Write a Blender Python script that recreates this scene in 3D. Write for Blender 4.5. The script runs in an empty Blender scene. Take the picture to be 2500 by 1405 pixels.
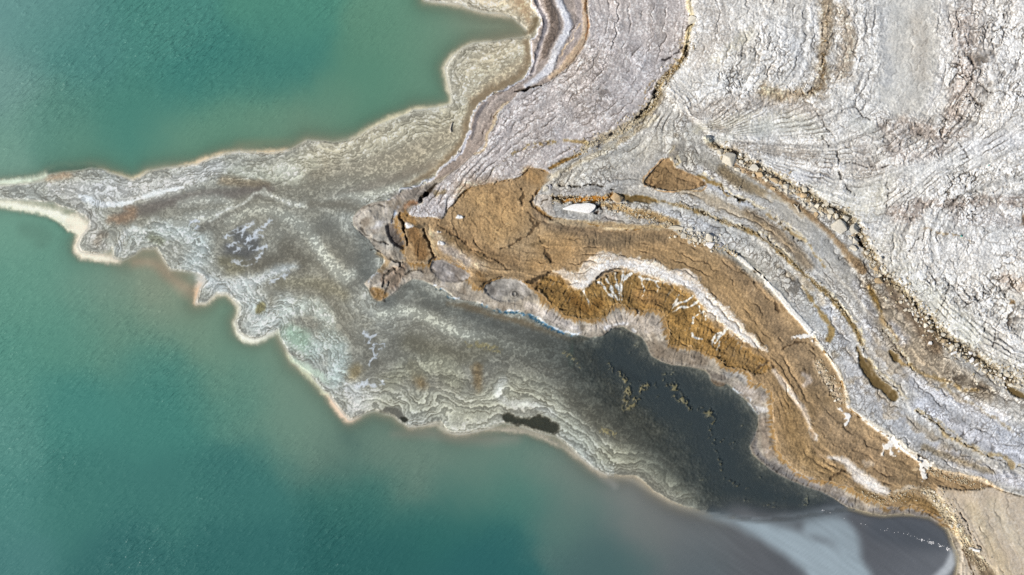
import math, random
import numpy as np
import bpy, bmesh
from mathutils import Vector

rng = np.random.default_rng(7)
random.seed(7)
f32 = np.float32
PX = 0.04                       # metres on the ground per traced unit
def wx(px): return (px - 1250.0) * PX
def wy(py): return (702.5 - py) * PX

# ------------------------------------------------------------------ camera, sky, sun, exposure
S = bpy.context.scene
cam_d = bpy.data.cameras.new('camera')
cam = bpy.data.objects.new('camera', cam_d)
S.collection.objects.link(cam)
CAM_H = 180.0
cam.location = (0, 0, CAM_H)
cam_d.sensor_width = 36.0
cam_d.lens = 36.0 * CAM_H / 100.0
cam_d.clip_start = 1.0
cam_d.clip_end = 20000.0
S.camera = cam

SUN_EL = math.radians(38.0)
SUN_TO = Vector((-0.93, -0.37, 0)).normalized()          # horizontal direction towards the sun
w = bpy.data.worlds.new('World'); S.world = w; w.use_nodes = True
nt = w.node_tree
bg = nt.nodes['Background']
sky = nt.nodes.new('ShaderNodeTexSky'); sky.sky_type = 'NISHITA'
sky.sun_disc = False
sky.sun_elevation = SUN_EL
sky.sun_rotation = math.atan2(SUN_TO.x, SUN_TO.y)
sky.altitude = 0.0; sky.air_density = 1.0; sky.dust_density = 2.0
nt.links.new(sky.outputs[0], bg.inputs[0]); bg.inputs[1].default_value = 0.08
sun_d = bpy.data.lights.new('sun', 'SUN'); sun_d.energy = 4.65; sun_d.angle = math.radians(0.53)
sun_d.color = (1.0, 0.955, 0.89)
sun = bpy.data.objects.new('sun', sun_d); S.collection.objects.link(sun)
sdir = Vector((SUN_TO.x * math.cos(SUN_EL), SUN_TO.y * math.cos(SUN_EL), math.sin(SUN_EL)))
sun.rotation_euler = sdir.to_track_quat('Z', 'Y').to_euler()
sun.location = sdir * 100
S.view_settings.view_transform = 'Standard'; S.view_settings.look = 'None'
S.view_settings.exposure = 0.0; S.view_settings.gamma = 1.0
S.view_settings.use_curve_mapping = False
S.cycles.use_denoising = False; S.render.filter_size = 1.15
S.cycles.max_bounces = 6; S.cycles.transparent_max_bounces = 8
LIGHT = np.array([1.12, 1.10, 1.10], f32)   # how bright this sun and sky make a flat white sheet

# ------------------------------------------------------------------ sampling grid of the ground
STEP = 1.58
def axis(a, b):
    core = np.arange(a, b + STEP, STEP)
    g = STEP * 1.22 ** np.arange(1, 50)
    off = np.cumsum(g)
    return np.concatenate([(core[0] - off)[::-1], core, core[-1] + off]).astype(np.float64)
XS = axis(-45, 2545); YS = axis(-45, 1450)
NX, NY = len(XS), len(YS)
XX, YY = np.meshgrid(XS.astype(f32), YS.astype(f32))

# ------------------------------------------------------------------ noise
_perm = rng.permutation(256).astype(np.int32)
_ang = rng.random(256) * 2 * math.pi
_gx, _gy = np.cos(_ang).astype(f32), np.sin(_ang).astype(f32)
def perlin(x, y, seed=0):
    x = x + seed * 17.31; y = y + seed * 9.17
    xf = np.floor(x); yf = np.floor(y)
    xi = xf.astype(np.int32) & 255; yi = yf.astype(np.int32) & 255
    fx = (x - xf).astype(f32); fy = (y - yf).astype(f32)
    u = fx * fx * fx * (fx * (fx * 6 - 15) + 10); v = fy * fy * fy * (fy * (fy * 6 - 15) + 10)
    p0 = _perm[xi]; p1 = _perm[(xi + 1) & 255]; y1 = (yi + 1) & 255
    def g(p, yy, dx, dy):
        h = _perm[(p + yy) & 255]
        return _gx[h] * dx + _gy[h] * dy
    a = g(p0, yi, fx, fy); b = g(p1, yi, fx - 1, fy)
    c = g(p0, y1, fx, fy - 1); d = g(p1, y1, fx - 1, fy - 1)
    a += u * (b - a); c += u * (d - c)
    return (a + v * (c - a)) * f32(1.5)
def fbm(x, y, scale, octv=3, seed=0):
    out = 0; amp = 1.0; tot = 0
    for i in range(octv):
        out = out + amp * perlin(x / scale, y / scale, seed + i * 3.7)
        tot += amp * amp; amp *= 0.5; scale *= 0.5
    return out / math.sqrt(tot)
_jx = rng.random((256,)).astype(f32); _jy = rng.random((256,)).astype(f32)
def voronoi(x, y, seed=0):
    x = x + seed * 31.7; y = y + seed * 11.3
    xf = np.floor(x); yf = np.floor(y)
    xi = xf.astype(np.int32); yi = yf.astype(np.int32)
    fx = (x - xf).astype(f32); fy = (y - yf).astype(f32)
    F1 = np.full(x.shape, 9, f32); F2 = np.full(x.shape, 9, f32); ID = np.zeros(x.shape, np.int32)
    for j in (-1, 0, 1):
        for i in (-1, 0, 1):
            h = _perm[(_perm[(xi + i) & 255] + yi + j) & 255]
            d = (i + _jx[h] - fx) ** 2 + (j + _jy[h] - fy) ** 2
            near = d < F1
            F2 = np.where(near, F1, np.minimum(F2, d)); ID = np.where(near, h, ID)
            F1 = np.where(near, d, F1)
    return np.sqrt(F1), np.sqrt(F2), ID
def sstep(a, b, x):
    t = np.clip((x - a) / (b - a), 0, 1)
    return (t * t * (3 - 2 * t)).astype(f32)

NA = fbm(XX, YY, 110, 3, 1)
NB = fbm(XX, YY, 38, 3, 5)
NC = fbm(XX, YY, 13, 2, 9)
ND = perlin(XX / 5.5, YY / 5.5, 13)
EDGE = (0.5 * NB + 0.4 * NC + 0.2 * ND)

# ------------------------------------------------------------------ shape tracing: signed distances on the grid
def chaikin(p, closed, n=1):
    p = np.asarray(p, float)
    for _ in range(n):
        q = np.roll(p, -1, 0) if closed else p[1:]
        b = p if closed else p[:-1]
        r = np.empty((2 * len(b), p.shape[1]))
        r[0::2] = 0.75 * b + 0.25 * q; r[1::2] = 0.25 * b + 0.75 * q
        p = r if closed else np.vstack([p[:1], r, p[-1:]])
    return p
def wiggle(p, amt, levels=3):
    p = np.asarray(p, float); r = np.random.default_rng(int(abs(p[0, 0] * 7 + p[0, 1] * 13 + p[-1, 0])) % 100000)
    for _ in range(levels):
        q = np.empty((2 * len(p) - 1, p.shape[1])); q[0::2] = p
        mid = 0.5 * (p[:-1] + p[1:]); d = p[1:, :2] - p[:-1, :2]; L = np.hypot(d[:, 0], d[:, 1])
        o = np.clip(r.normal(0, amt, len(mid)), -2 * amt, 2 * amt) * L
        mid[:, 0] += -d[:, 1] / (L + 1e-6) * o; mid[:, 1] += d[:, 0] / (L + 1e-6) * o
        q[1::2] = mid; p = q
    return p
def window(pts, pad):
    x0, y0 = pts[:, 0].min() - pad, pts[:, 1].min() - pad
    x1, y1 = pts[:, 0].max() + pad, pts[:, 1].max() + pad
    i0, i1 = np.searchsorted(XS, x0), np.searchsorted(XS, x1)
    j0, j1 = np.searchsorted(YS, y0), np.searchsorted(YS, y1)
    return slice(max(j0, 0), max(j1, j0 + 2)), slice(max(i0, 0), max(i1, i0 + 2))
def _sub(n, s):
    a = np.arange(0, n, s)
    if a[-1] != n - 1: a = np.append(a, n - 1)
    return a
def _up(v, idx, pos_c, pos_f, axis_):
    k = np.clip(np.searchsorted(pos_c, pos_f, side='right') - 1, 0, len(pos_c) - 2)
    t = ((pos_f - pos_c[k]) / (pos_c[k + 1] - pos_c[k])).astype(f32)
    if axis_ == 0: return v[k] * (1 - t)[:, None] + v[k + 1] * t[:, None]
    return v[:, k] * (1 - t)[None] + v[:, k + 1] * t[None]
def distance(pts, closed, pad, widths=None, smooth=1):
    pts = np.asarray(pts, float)
    if widths is not None: pts = np.column_stack([pts, widths])
    if smooth: pts = chaikin(pts, closed, smooth)
    sy, sx = window(pts, pad)
    xs, ys = XS[sx], YS[sy]
    s = 1 if len(xs) * len(ys) * len(pts) < 4.5e6 else 3
    cx, cy = _sub(len(xs), s), _sub(len(ys), s)
    X = xs[cx][None, :].astype(f32); Y = ys[cy][:, None].astype(f32)
    best = np.full((len(cy), len(cx)), 1e12, f32); W = np.zeros_like(best); ins = np.zeros(best.shape, bool)
    n = len(pts)
    for k in range(n if closed else n - 1):
        a = pts[k]; b = pts[(k + 1) % n]
        dx, dy = b[0] - a[0], b[1] - a[1]; L = dx * dx + dy * dy
        if L < 1e-9: continue
        t = np.clip(((X - f32(a[0])) * f32(dx) + (Y - f32(a[1])) * f32(dy)) / f32(L), 0, 1)
        ex = X - (f32(a[0]) + t * f32(dx)); ey = Y - (f32(a[1]) + t * f32(dy))
        d = ex * ex + ey * ey
        if widths is not None:
            wv = f32(a[2]) + t * f32(b[2] - a[2])
            W = np.where(d < best, wv, W)
        best = np.minimum(best, d)
        if closed and dy != 0:
            cond = ((a[1] > Y) != (b[1] > Y))
            ins ^= cond & (X < (b[0] - a[0]) * (Y - a[1]) / dy + a[0])
    d = np.sqrt(best)
    if widths is not None: d = d - W
    if closed: d = np.where(ins, -d, d)
    if s > 1:
        d = _up(d, cy, ys[cy], ys, 0); d = _up(d, cx, xs[cx], xs, 1)
    return sy, sx, d.astype(f32)

# ------------------------------------------------------------------ channels painted on the ground
def full(v): return np.full((NY, NX), v, f32)
CH = {'r': full(0.4), 'g': full(0.4), 'b': full(0.4), 'h': full(-4.0),
      'c1': full(0), 'c2': full(0), 'c3': full(0), 'sp': full(0), 'ag': full(0), 'gr': full(0.05),
      'st': full(0), 'lu': full(0), 'wet': full(0), 'vein': full(0), 'rill': full(0)}
ZONE = np.zeros((NY, NX), np.int16)
ZONES = {}
def lay(sy, sx, m, col=None, zone=None, **ch):
    if col is not None:
        for k, c in zip('rgb', col):
            A = CH[k][sy, sx]; A += (c / 255.0 - A) * m
    for k, v in ch.items():
        A = CH[k][sy, sx]; A += (v - A) * m
    if zone is not None:
        ZONE[sy, sx][m > 0.5] = zone
def area(pts, col=None, soft=3, amp=5, op=1.0, zone=None, smooth=1, **ch):
    sy, sx, d = distance(pts, True, soft + amp * 1.5 + 2, smooth=smooth)
    m = sstep(soft, -soft, d + EDGE[sy, sx] * amp) * f32(op)
    lay(sy, sx, m, col, zone, **ch)
    return sy, sx, d
def streak(pts, wd, col=None, soft=None, amp=3, op=1.0, zone=None, smooth=1, broken=0, **ch):
    wd = np.broadcast_to(np.asarray(wd, float), (len(pts),))
    if soft is None: soft = max(1.5, 0.5 * float(wd.max()))
    if wd.max() <= 4.0:
        pw = wiggle(np.column_stack([np.asarray(pts, float), wd]), 0.11, 2)
        pts, wd, smooth = pw[:, :2], pw[:, 2], 0
    sy, sx, d = distance(pts, False, float(wd.max()) + soft + amp * 1.5 + 2, wd, smooth=smooth)
    m = sstep(soft, -soft, d + EDGE[sy, sx] * amp) * f32(op)
    if broken: m = m * sstep(-0.25, 0.25, NB[sy, sx] + 0.8 * NC[sy, sx] + 0.5 - broken)
    lay(sy, sx, m, col, zone, **ch)
    return sy, sx, d

# ---- outlines --------------------------------------------------------------------------------------------------
SHELF_N = [(1039,-60),(1039,0),(1071,3),(1129,8),(1144,18),(1188,28),(1225,29),(1254,41),(1281,66),(1290,76),(1290,86),(1281,92),(1276,96),
 (1247,98),(1205,106),(1193,107),(1156,110),(1134,120),(1107,142),(1090,166),(1095,190),(1103,220),(1107,244),(1105,256),(1076,265),(1032,271),
 (1010,272),(1000,280),(961,295),(924,310),(900,322),(880,337),(850,346),(815,352),(780,348),(750,346),(715,366),(690,374),(655,379),(620,376),(583,373),(549,379),(512,392),
 (484,405),(444,409),(407,413),(361,422),(341,438),(322,443),(302,436),(265,424),(252,418),(222,414),(199,420),(159,424),(122,430),(114,440),(97,446),
 (65,452),(28,455),(0,457),(-80,462)]
SHELF_S = [(-80,488),(0,484),(40,485),(85,488),(130,494),(150,502),(185,515),(212,528),(221,540),(219,560),(205,575),(192,598),(200,612),(235,617),(262,612),(275,600),
 (280,628),(300,632),(307,630),(327,620),(347,605),(367,606),(381,603),(396,623),(407,643),(418,657),(455,661),(481,664),(497,672),(507,686),(501,697),(492,705),(481,741),(501,737),
 (527,713),(555,714),(583,737),(590,751),(585,771),(578,785),(584,808),(600,818),(622,825),(642,819),(665,809),(680,801),(687,828),(702,853),(710,865),(713,873),(719,884),
 (736,896),(759,911),(773,930),(793,952),(806,958),(812,972),(828,992),(843,1010),(854,1023),(868,1018),(888,1008),(914,999),(939,1008),(962,1013),(976,1027),
 (999,1039),(1028,1037),(1056,1030),(1076,1027),(1085,1042),(1102,1055),(1122,1057),(1156,1052),(1193,1043),(1210,1037),(1227,1030),(1247,1033),(1278,1040),
 (1307,1050),(1327,1056),(1358,1062),(1372,1072),(1395,1090),(1420,1115),(1450,1140),(1484,1156),(1509,1160),(1549,1161),(1572,1176),(1598,1199),(1635,1221),
 (1663,1233),(1706,1244),(1749,1253),(1791,1258),(1850,1268),(1930,1262),(2000,1250),(2060,1240)]
SHORE = [(1298,-60),(1298,0),(1299,17),(1312,29),(1321,46),(1321,59),(1312,73),(1312,85),(1305,95),(1295,99),(1297,117),(1300,142),(1299,161),(1290,178),
 (1281,193),(1261,204),(1242,212),(1217,225),(1200,232),(1188,244),(1173,251),(1164,266),(1156,281),(1150,298),(1148,322),(1137,342),(1135,350),(1117,380),
 (1100,395),(1075,412),(1065,430),(1050,443),(1019,456),(995,461),(966,478),(947,490),(910,495),(886,505),(872,518),(862,532),(862,552),(886,575),(903,587),(910,599),(923,614),
 (937,628),(937,643),(927,657),(918,667),(898,684),(889,693),(901,706),(905,718),(915,733),(930,735),(952,723),(964,716),(981,698),(995,689),(1010,681),
 (1031,684),(1061,698),(1068,706),(1082,706),(1102,720),(1111,730),(1128,732),(1160,737),(1189,747),(1204,754),(1228,761),(1267,761),(1301,769),(1321,783),
 (1345,795),(1370,810),(1394,816),(1419,818),(1443,825),(1473,820),(1492,802),(1521,797),(1541,810),(1570,825),(1580,844),(1590,869),(1614,883),(1639,891),
 (1688,897),(1720,905),(1731,914),(1736,929),(1756,943),(1774,937),(1794,951),(1811,968),(1834,990),(1851,1013),(1851,1042),(1842,1070),(1831,1090),
 (1837,1110),(1863,1133),(1900,1159),(1937,1176),(1971,1190),(2005,1201),(2036,1218),(2065,1238),(2088,1244),(2122,1253),(2156,1258),(2199,1254),(2241,1257),
 (2270,1262),(2295,1278),(2315,1293),(2327,1327),(2338,1355),(2341,1381),(2335,1405),(2325,1500)]
FAR = 60000
LAND = SHORE + [(2300,1900),(2100,FAR),(FAR,FAR),(FAR,-FAR),(1350,-FAR),(1280,-400)]
SHELF = SHELF_N + SHELF_S + SHORE[:SHORE.index((2065,1238)) + 1][::-1]
BROWN_TOP = [(985,530),(993,524),(1019,534),(1058,531),(1075,539),(1090,529),(1092,512),(1107,502),(1123,478),(1143,461),(1177,454),(1208,451),(1225,442),(1266,437),
 (1283,422),(1296,412),(1313,413),(1335,419),(1344,429),(1347,439),(1327,451),(1318,463),(1308,477),(1298,494),(1313,514),(1332,528),(1352,538),(1395,541),(1440,548),
 (1492,557),(1528,562),(1577,560),(1637,560),(1655,576),(1680,590),(1715,592),(1735,603),(1760,605),(1782,620),(1814,644),(1848,662),(1875,690),(1895,715),(1930,757),(1975,812),
 (2000,847),(2030,882),(2050,922),(2063,970),(2067,993),(2090,1012),(2130,1042),(2165,1064),(2200,1094),(2235,1117),(2260,1137),(2300,1150),(2350,1160),(2400,1172),(2412,1184)]
BROWN_BOT = [(2380,1196),(2330,1192),(2275,1183),(2300,1230),(2325,1262),(2322,1284),(2315,1284),(2290,1264),(2255,1244),(2213,1233),(2167,1241),(2142,1227),(2102,1210),(2073,1190),(2045,1179),(2005,1172),(1959,1164),
 (1914,1122),(1893,1096),(1888,1053),(1882,1005),(1887,971),(1877,953),(1857,939),(1831,934),(1828,911),(1805,899),(1785,901),(1766,893),(1751,874),(1702,852),
 (1639,844),(1631,830),(1627,795),(1624,769),(1600,756),(1570,764),(1541,756),(1512,742),(1492,751),(1473,771),(1443,783),(1399,778),(1370,766),(1345,747),
 (1303,705),(1281,686),(1228,677),(1201,684),(1179,693),(1172,706),(1145,686),(1150,664),(1120,645),(1075,632),(1051,635),(1048,647),(1002,645),(988,614),(993,594),(968,535)]
L1 = [(1725,340),(1732,351),(1756,366),(1786,376),(1800,390),(1834,402),(1858,419),(1880,431),(1916,451),(1940,463),(1974,485),(1998,506),(2028,518),(2061,533),(2081,550),
 (2093,577),(2105,596),(2122,623),(2134,652),(2142,665),(2161,679),(2183,696),(2198,716),(2227,740),(2239,762),(2263,781),(2282,810),(2302,827),(2326,842),(2348,861),
 (2379,873),(2403,900),(2432,914),(2461,924),(2498,936),(2560,960),(2800,1060)]
L2 = [(1640,405),(1665,420),(1700,430),(1735,445),(1765,470),(1785,488),(1820,495),(1850,515),(1870,525),(1905,550),(1930,570),(1960,595),(1985,625),(2010,655),(2045,690),(2075,720),(2100,745),(2115,780)]
L3 = [(1515,478),(1560,485),(1600,490),(1640,497),(1690,510),(1720,525),(1760,540),(1800,555),(1815,560),(1850,575),(1880,595),(1910,625),(1935,645),(1950,660),(1968,670),
 (1982,687),(2004,706),(2026,728),(2045,747),(2065,774),(2079,796),(2091,815),(2101,839),(2108,870),(2123,892),(2140,917),(2161,933),(2186,948),(2193,967),(2210,982),
 (2232,1002),(2267,1025),(2298,1050),(2327,1070),(2369,1093),(2406,1113),(2440,1124),(2463,1136),(2500,1148),(2700,1220)]
L5 = [(1676,-60),(1678,0),(1682,30),(1694,55),(1678,75),(1674,100),(1672,125),(1664,145),(1650,165),(1630,185),(1608,208),(1605,235),(1585,270),(1555,292),(1530,312),(1500,330),(1450,348),(1425,365),(1395,382),(1370,396),(1345,412)]
E1 = [(1430,-60),(1432,0),(1436,32),(1437,73),(1434,98),(1415,132),(1395,159),(1361,185),(1344,200),(1315,212),(1269,223),(1259,234),(1249,247),(1222,266),(1212,286),(1200,315),(1186,345),(1150,385),(1110,420),(1075,447),(1045,465),(1010,500),(993,524)]

# ---- sea floor and the drowned rim --------------------------------------------------------------------------------
sy, sx, dS = distance(SHELF, True, 1e6, smooth=0)
sy, sx, dL = distance(LAND, True, 1e6, smooth=0)
OUT = np.minimum(dS, dL)                                    # >0 in the sea
lay(slice(None), slice(None), full(1), (150, 140, 118))
rim = np.exp(-np.clip(OUT, 0, 400) / 11.0)
lay(slice(None), slice(None), (rim * (0.35 + 0.6 * sstep(-0.4, 0.5, NA)) * sstep(1750, 1550, XX)).astype(f32), (234, 220, 198))
CH['h'][:] = -0.02 - np.clip(OUT, 0, 600) * 0.0075 - np.clip(OUT - 30, 0, 600) * 0.004
SEA = OUT > 0
# pale drowned salt rims, seen through the shallow water
RIMS = [([(-60,442),(0,446),(65,441),(100,434),(112,428)],8,(225,235,215)),([(-60,490),(0,497),(70,508),(130,522),(175,545),(205,560)],[8,12,13,16,22,20],(242,238,218)),
 ([(180,545),(212,560),(200,585),(185,610),(210,628),(262,632),(285,640)],[18,16,14,12,13,13,7],(244,228,208)),
 ([(590,745),(590,775),(582,800),(600,822),(622,828),(645,824),(682,802)],[5,6,9,11,9,5,3],(252,240,222)),
 ([(486,735),(505,738),(530,715),(555,717),(582,742)],[4,4,4,4,4],(232,222,200)),
 ([(480,740),(492,700),(500,690),(500,675)],[3,10,16,10],(226,192,160)),
 ([(1192,110),(1150,114),(1120,138),(1095,165),(1100,195),(1108,225),(1112,250)],[5,7,9,9,8,7,6],(222,214,190)),
 ([(1110,258),(1060,268),(1010,278),(960,298),(910,318),(870,342)],[4,5,9,9,8,5],(236,226,192)),
 ([(700,372),(620,378),(560,377),(512,392),(470,407),(430,411)],[4,4,6,7,7,3],(228,206,172)),
 ([(262,424),(300,436),(325,444),(345,438),(362,424)],[3,5,6,5,3],(238,218,176)),
 ([(806,960),(820,985),(840,1010),(854,1024),(870,1020)],[7,9,8,7,3],(238,210,185)),
 ([(712,868),(750,905),(790,945),(806,956)],[6,8,9,6],(206,210,182)),
 ([(1000,1041),(1060,1034),(1090,1048),(1122,1060),(1190,1047),(1300,1056),(1400,1105),(1480,1160)],4,(172,164,148)),
 ([(1039,-10),(1071,6),(1129,12),(1188,31),(1240,38)],4,(196,186,165))]
for ri_, (p, wd, c) in enumerate(RIMS):
    streak(p, np.asarray(wd, float) * (1.05 if ri_ < 3 else 1.75), tuple(min(255, v * 1.04 + 4) for v in c), soft=12, amp=9, h=-0.004)
streak([(120,420),(150,412),(190,412),(230,410)],[6,7,6,5],(92,98,86),soft=7,amp=5,op=0.8)
streak([(-80,470),(0,470),(60,470),(120,466)],[12,12,13,12],(172,148,122),soft=5,amp=4,h=-0.02)

# ---- the salt shelf (tongue) ---------------------------------------------------------------------------------------
ZONES[1] = 'shelf'
m = sstep(1.5, -1.5, dS + EDGE * 5); lay(slice(None), slice(None), m, (146, 140, 126), 1, h=0.035, sp=0.45, ag=0.45, gr=0.10, wet=0.7)
DIN = -dS
def shelf(p, wd, c, **k):
    k.setdefault('soft', float(np.max(wd)) * 0.8); k.setdefault('amp', 9); k.setdefault('op', 0.85)
    streak(p, wd, c, **k)
# general lighter belt along the outer edge
mb = sstep(95, 8, DIN + NB * 22 + NA * 15) * (dS < 6) * (XX < 1500)
lay(slice(None), slice(None), mb * 0.6, (196, 195, 184), ag=1.0, sp=0.6)
# north arm
shelf([(1290,20),(1230,8),(1150,2),(1080,-10)],[22,20,14,8],(214,200,176),sp=0.6)
shelf([(1262,-20),(1285,30),(1292,60)],[18,12,6],(176,152,126),ag=0.1)
shelf([(1284,84),(1304,70),(1310,50)],[7,9,8],(120,106,84),ag=0,sp=0,wet=1)
shelf([(1282,112),(1220,130),(1160,170),(1130,210)],[16,24,30,20],(198,190,170),sp=0.7,ag=0.7)
shelf([(1280,150),(1240,180),(1190,210),(1150,240)],[14,14,14,10],(166,154,134),sp=0.8,ag=0.2)
shelf([(1285,100),(1291,150),(1278,180),(1235,205),(1180,235),(1150,262),(1138,300),(1132,340),(1110,372),(1078,402),(1040,432),(985,456)],[6,7,9,12,12,11,10,8,8,9,9,6],(134,117,95),ag=0.0,sp=0.15,gr=0.05)
shelf([(1130,272),(1080,290),(1000,312),(920,340),(840,365),(760,378)],[12,22,28,26,24,20],(190,184,164),ag=0.9,sp=0.5)
shelf([(1110,330),(1030,370),(960,400),(880,430),(820,445)],[14,24,28,28,20],(150,144,130),sp=0.7,ag=0.25)
shelf([(1060,400),(980,430),(900,460),(820,490)],[8,12,14,12],(138,130,118),ag=0.1,sp=0.3)
shelf([(760,395),(700,410),(740,430),(640,425),(560,430)],[18,20,18,20,16],(192,190,172),ag=0.8,sp=0.5)
shelf([(690,412),(720,420)],[16,14],(206,206,194),ag=0.5,sp=0.9)
shelf([(980,455),(930,470),(860,480),(790,492),(730,500)],[6,8,9,8,6],(176,172,158),sp=0.9,ag=0.1)
shelf([(650,455),(600,450),(545,440)],[10,12,12],(150,132,108))
shelf([(660,462),(600,466),(560,476),(500,478),(430,492),(370,505),(320,522),(290,532)],[9,11,14,13,13,14,14,10],(124,114,106),ag=0.1,sp=0.2)
shelf([(268,535),(300,535),(330,520),(312,506)],[8,12,12,8],(156,128,104),sp=0.5,ag=0.1)
# west tip
shelf([(130,466),(180,462),(240,470),(300,470),(380,462),(460,440),(530,410)],[12,18,24,26,22,20,16],(206,202,196),ag=0.8,sp=0.8)
shelf([(160,482),(210,510),(235,545),(225,590),(255,605)],[8,14,14,16,10],(196,190,180),ag=0.9,sp=0.5)
shelf([(290,500),(330,490),(370,474),(410,464),(450,458)],[5,5,5,4,3],(244,243,240),amp=8,soft=3,op=1,ag=0.2)
shelf([(200,480),(240,500),(280,500)],[6,8,8],(232,232,232),amp=10,soft=4)
shelf([(330,560),(300,575),(290,610)],[9,9,9],(206,206,200),ag=0.8)
shelf([(250,575),(235,590)],[10,10],(150,138,124))
# middle
shelf([(330,580),(400,560),(450,565),(500,600),(470,640)],[16,20,22,26,20],(194,198,190),ag=0.85,sp=0.7)
shelf([(390,590),(370,580)],[10,10],(150,150,128))
shelf([(440,500),(480,490),(530,485),(570,498),(550,520),(480,530),(430,545)],[8,10,10,8,10,14,10],(178,174,160),sp=0.9,ag=0.4)
shelf([(600,500),(560,530),(520,545),(490,560)],[8,10,10,8],(132,126,114),sp=0.5)
shelf([(640,468),(610,485),(570,510),(530,530),(510,540)],[3,3,3,3,2],(196,192,178),soft=3,amp=4)
shelf([(645,470),(690,490),(730,505),(800,510)],[6,7,6,5],(190,186,172),sp=1,soft=5)
shelf([(560,540),(620,510),(690,520),(750,560),(780,610),(830,660)],[10,12,14,16,16,16],(164,160,146),sp=1.0,ag=0.2)
shelf([(590,580),(620,600),(600,620),(560,610)],[24,20,18,16],(104,102,100),ag=0,sp=0.2,soft=14)
shelf([(545,640),(590,650),(560,660)],[14,18,14],(128,120,98),ag=0.1)
shelf([(630,650),(690,640),(740,650),(700,610)],[22,28,22,24],(120,112,98),ag=0.05,sp=0.4)
shelf([(800,560),(850,610),(880,660),(860,700)],[30,30,26,20],(126,122,112),ag=0,sp=0.35)
shelf([(760,500),(860,500),(900,540)],[12,14,14],(130,122,108),ag=0,sp=0.3)
shelf([(770,590),(800,640),(840,680),(860,670)],[12,14,14,12],(176,174,162),sp=1.0,ag=0.1)
shelf([(480,680),(540,700),(620,690),(680,660),(720,650)],[16,18,16,10,7],(206,208,204),ag=0.8,sp=0.7)
shelf([(600,720),(640,760),(620,800),(660,790),(700,740)],[24,26,22,20,20],(208,212,206),ag=0.9,sp=0.6)
shelf([(640,745),(632,760)],[7,7],(150,138,92))
shelf([(690,690),(780,690),(840,720)],[14,16,14],(144,136,116),sp=0.6,ag=0.3)
shelf([(690,760),(760,740),(800,780)],[18,20,18],(200,204,192),ag=0.8,sp=0.8)
shelf([(710,815),(735,830),(750,850)],[22,24,16],(164,186,160),ag=0.3,rill=1.0)
shelf([(715,880),(750,900),(800,930)],[8,9,8],(206,216,190),ag=0.1,sp=0,soft=6)
shelf([(770,860),(800,820),(830,860),(820,920)],[22,24,24,22],(196,204,192),ag=0.9,sp=0.5)
shelf([(870,905),(860,925)],[14,12],(148,130,96))
shelf([(860,950),(880,990),(920,970),(860,1000)],[20,20,22,14],(208,206,200),ag=0.7,sp=0.8)
# centre and south
shelf([(980,700),(950,760),(1010,740),(1080,760)],[20,20,14,12],(122,118,108),ag=0,sp=0.3)
shelf([(930,770),(990,755),(1050,775),(1110,810),(1180,830),(1260,850),(1320,870)],[12,14,14,14,14,14,10],(174,170,154),sp=1.0,ag=0.1)
shelf([(1000,840),(1060,860),(1130,870),(1200,850)],[26,30,26,20],(120,112,94),ag=0.05,sp=0.45)
shelf([(1010,900),(1030,940)],[16,12],(138,114,80),soft=12,ag=0.3)
shelf([(1165,900),(1170,950),(1168,960)],[12,10,6],(132,110,80),soft=10,ag=0.3)
shelf([(910,830),(900,880),(950,890),(960,840)],[18,16,16,16],(112,106,94),ag=0,sp=0.3,op=0.6)
shelf([(950,930),(1000,900),(1080,890),(1110,930)],[20,24,26,24],(160,154,132),ag=0.7,sp=0.5)
shelf([(1150,760),(1240,800),(1330,830),(1400,850)],[14,16,16,14],(116,114,108),ag=0,sp=0.3)
shelf([(1095,742),(1150,752),(1200,772),(1270,785),(1340,812),(1400,832),(1430,830)],[5,8,6,6,7,6,4],(146,118,84),ag=0,sp=0,wet=1)
shelf([(925,980),(985,985),(1060,990),(1130,1005),(1200,985),(1250,945),(1320,950),(1370,1000),(1410,1060),(1480,1110)],[22,28,32,34,34,32,34,32,28,24],(188,184,164),ag=1.0,sp=0.2)
shelf([(1480,1110),(1550,1110),(1610,1140),(1650,1185),(1700,1225)],[26,30,28,22,10],(178,172,148),ag=1.0,sp=0.2)
shelf([(1230,930),(1210,965),(1250,990),(1300,985),(1350,1010)],[10,10,10,9,8],(208,206,196),ag=0.9)
shelf([(1080,1045),(1130,1050),(1190,1038)],[9,9,7],(192,188,170),ag=0.8)
shelf([(1400,960),(1470,1030),(1550,1060),(1640,1100)],[30,30,26,20],(112,106,90),ag=0.35,sp=0.6)
shelf([(930,1005),(960,1000),(980,1015)],[7,9,7],(110,106,96),ag=0,sp=0,soft=4)
area([(976,1021),(990,1016),(1000,1028),(984,1034)],(56,54,44),soft=3,amp=4,ag=0,sp=0,h=-0.01)
area([(1226,1013),(1236,1008),(1248,1010),(1262,1019),(1290,1021),(1304,1016),(1313,1011),(1337,1023),(1362,1033),(1369,1052),(1362,1062),(1340,1061),(1300,1046),(1262,1036),(1230,1028)],(66,62,50),soft=5,amp=9,ag=0.15,sp=0.3,h=-0.012)
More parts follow.
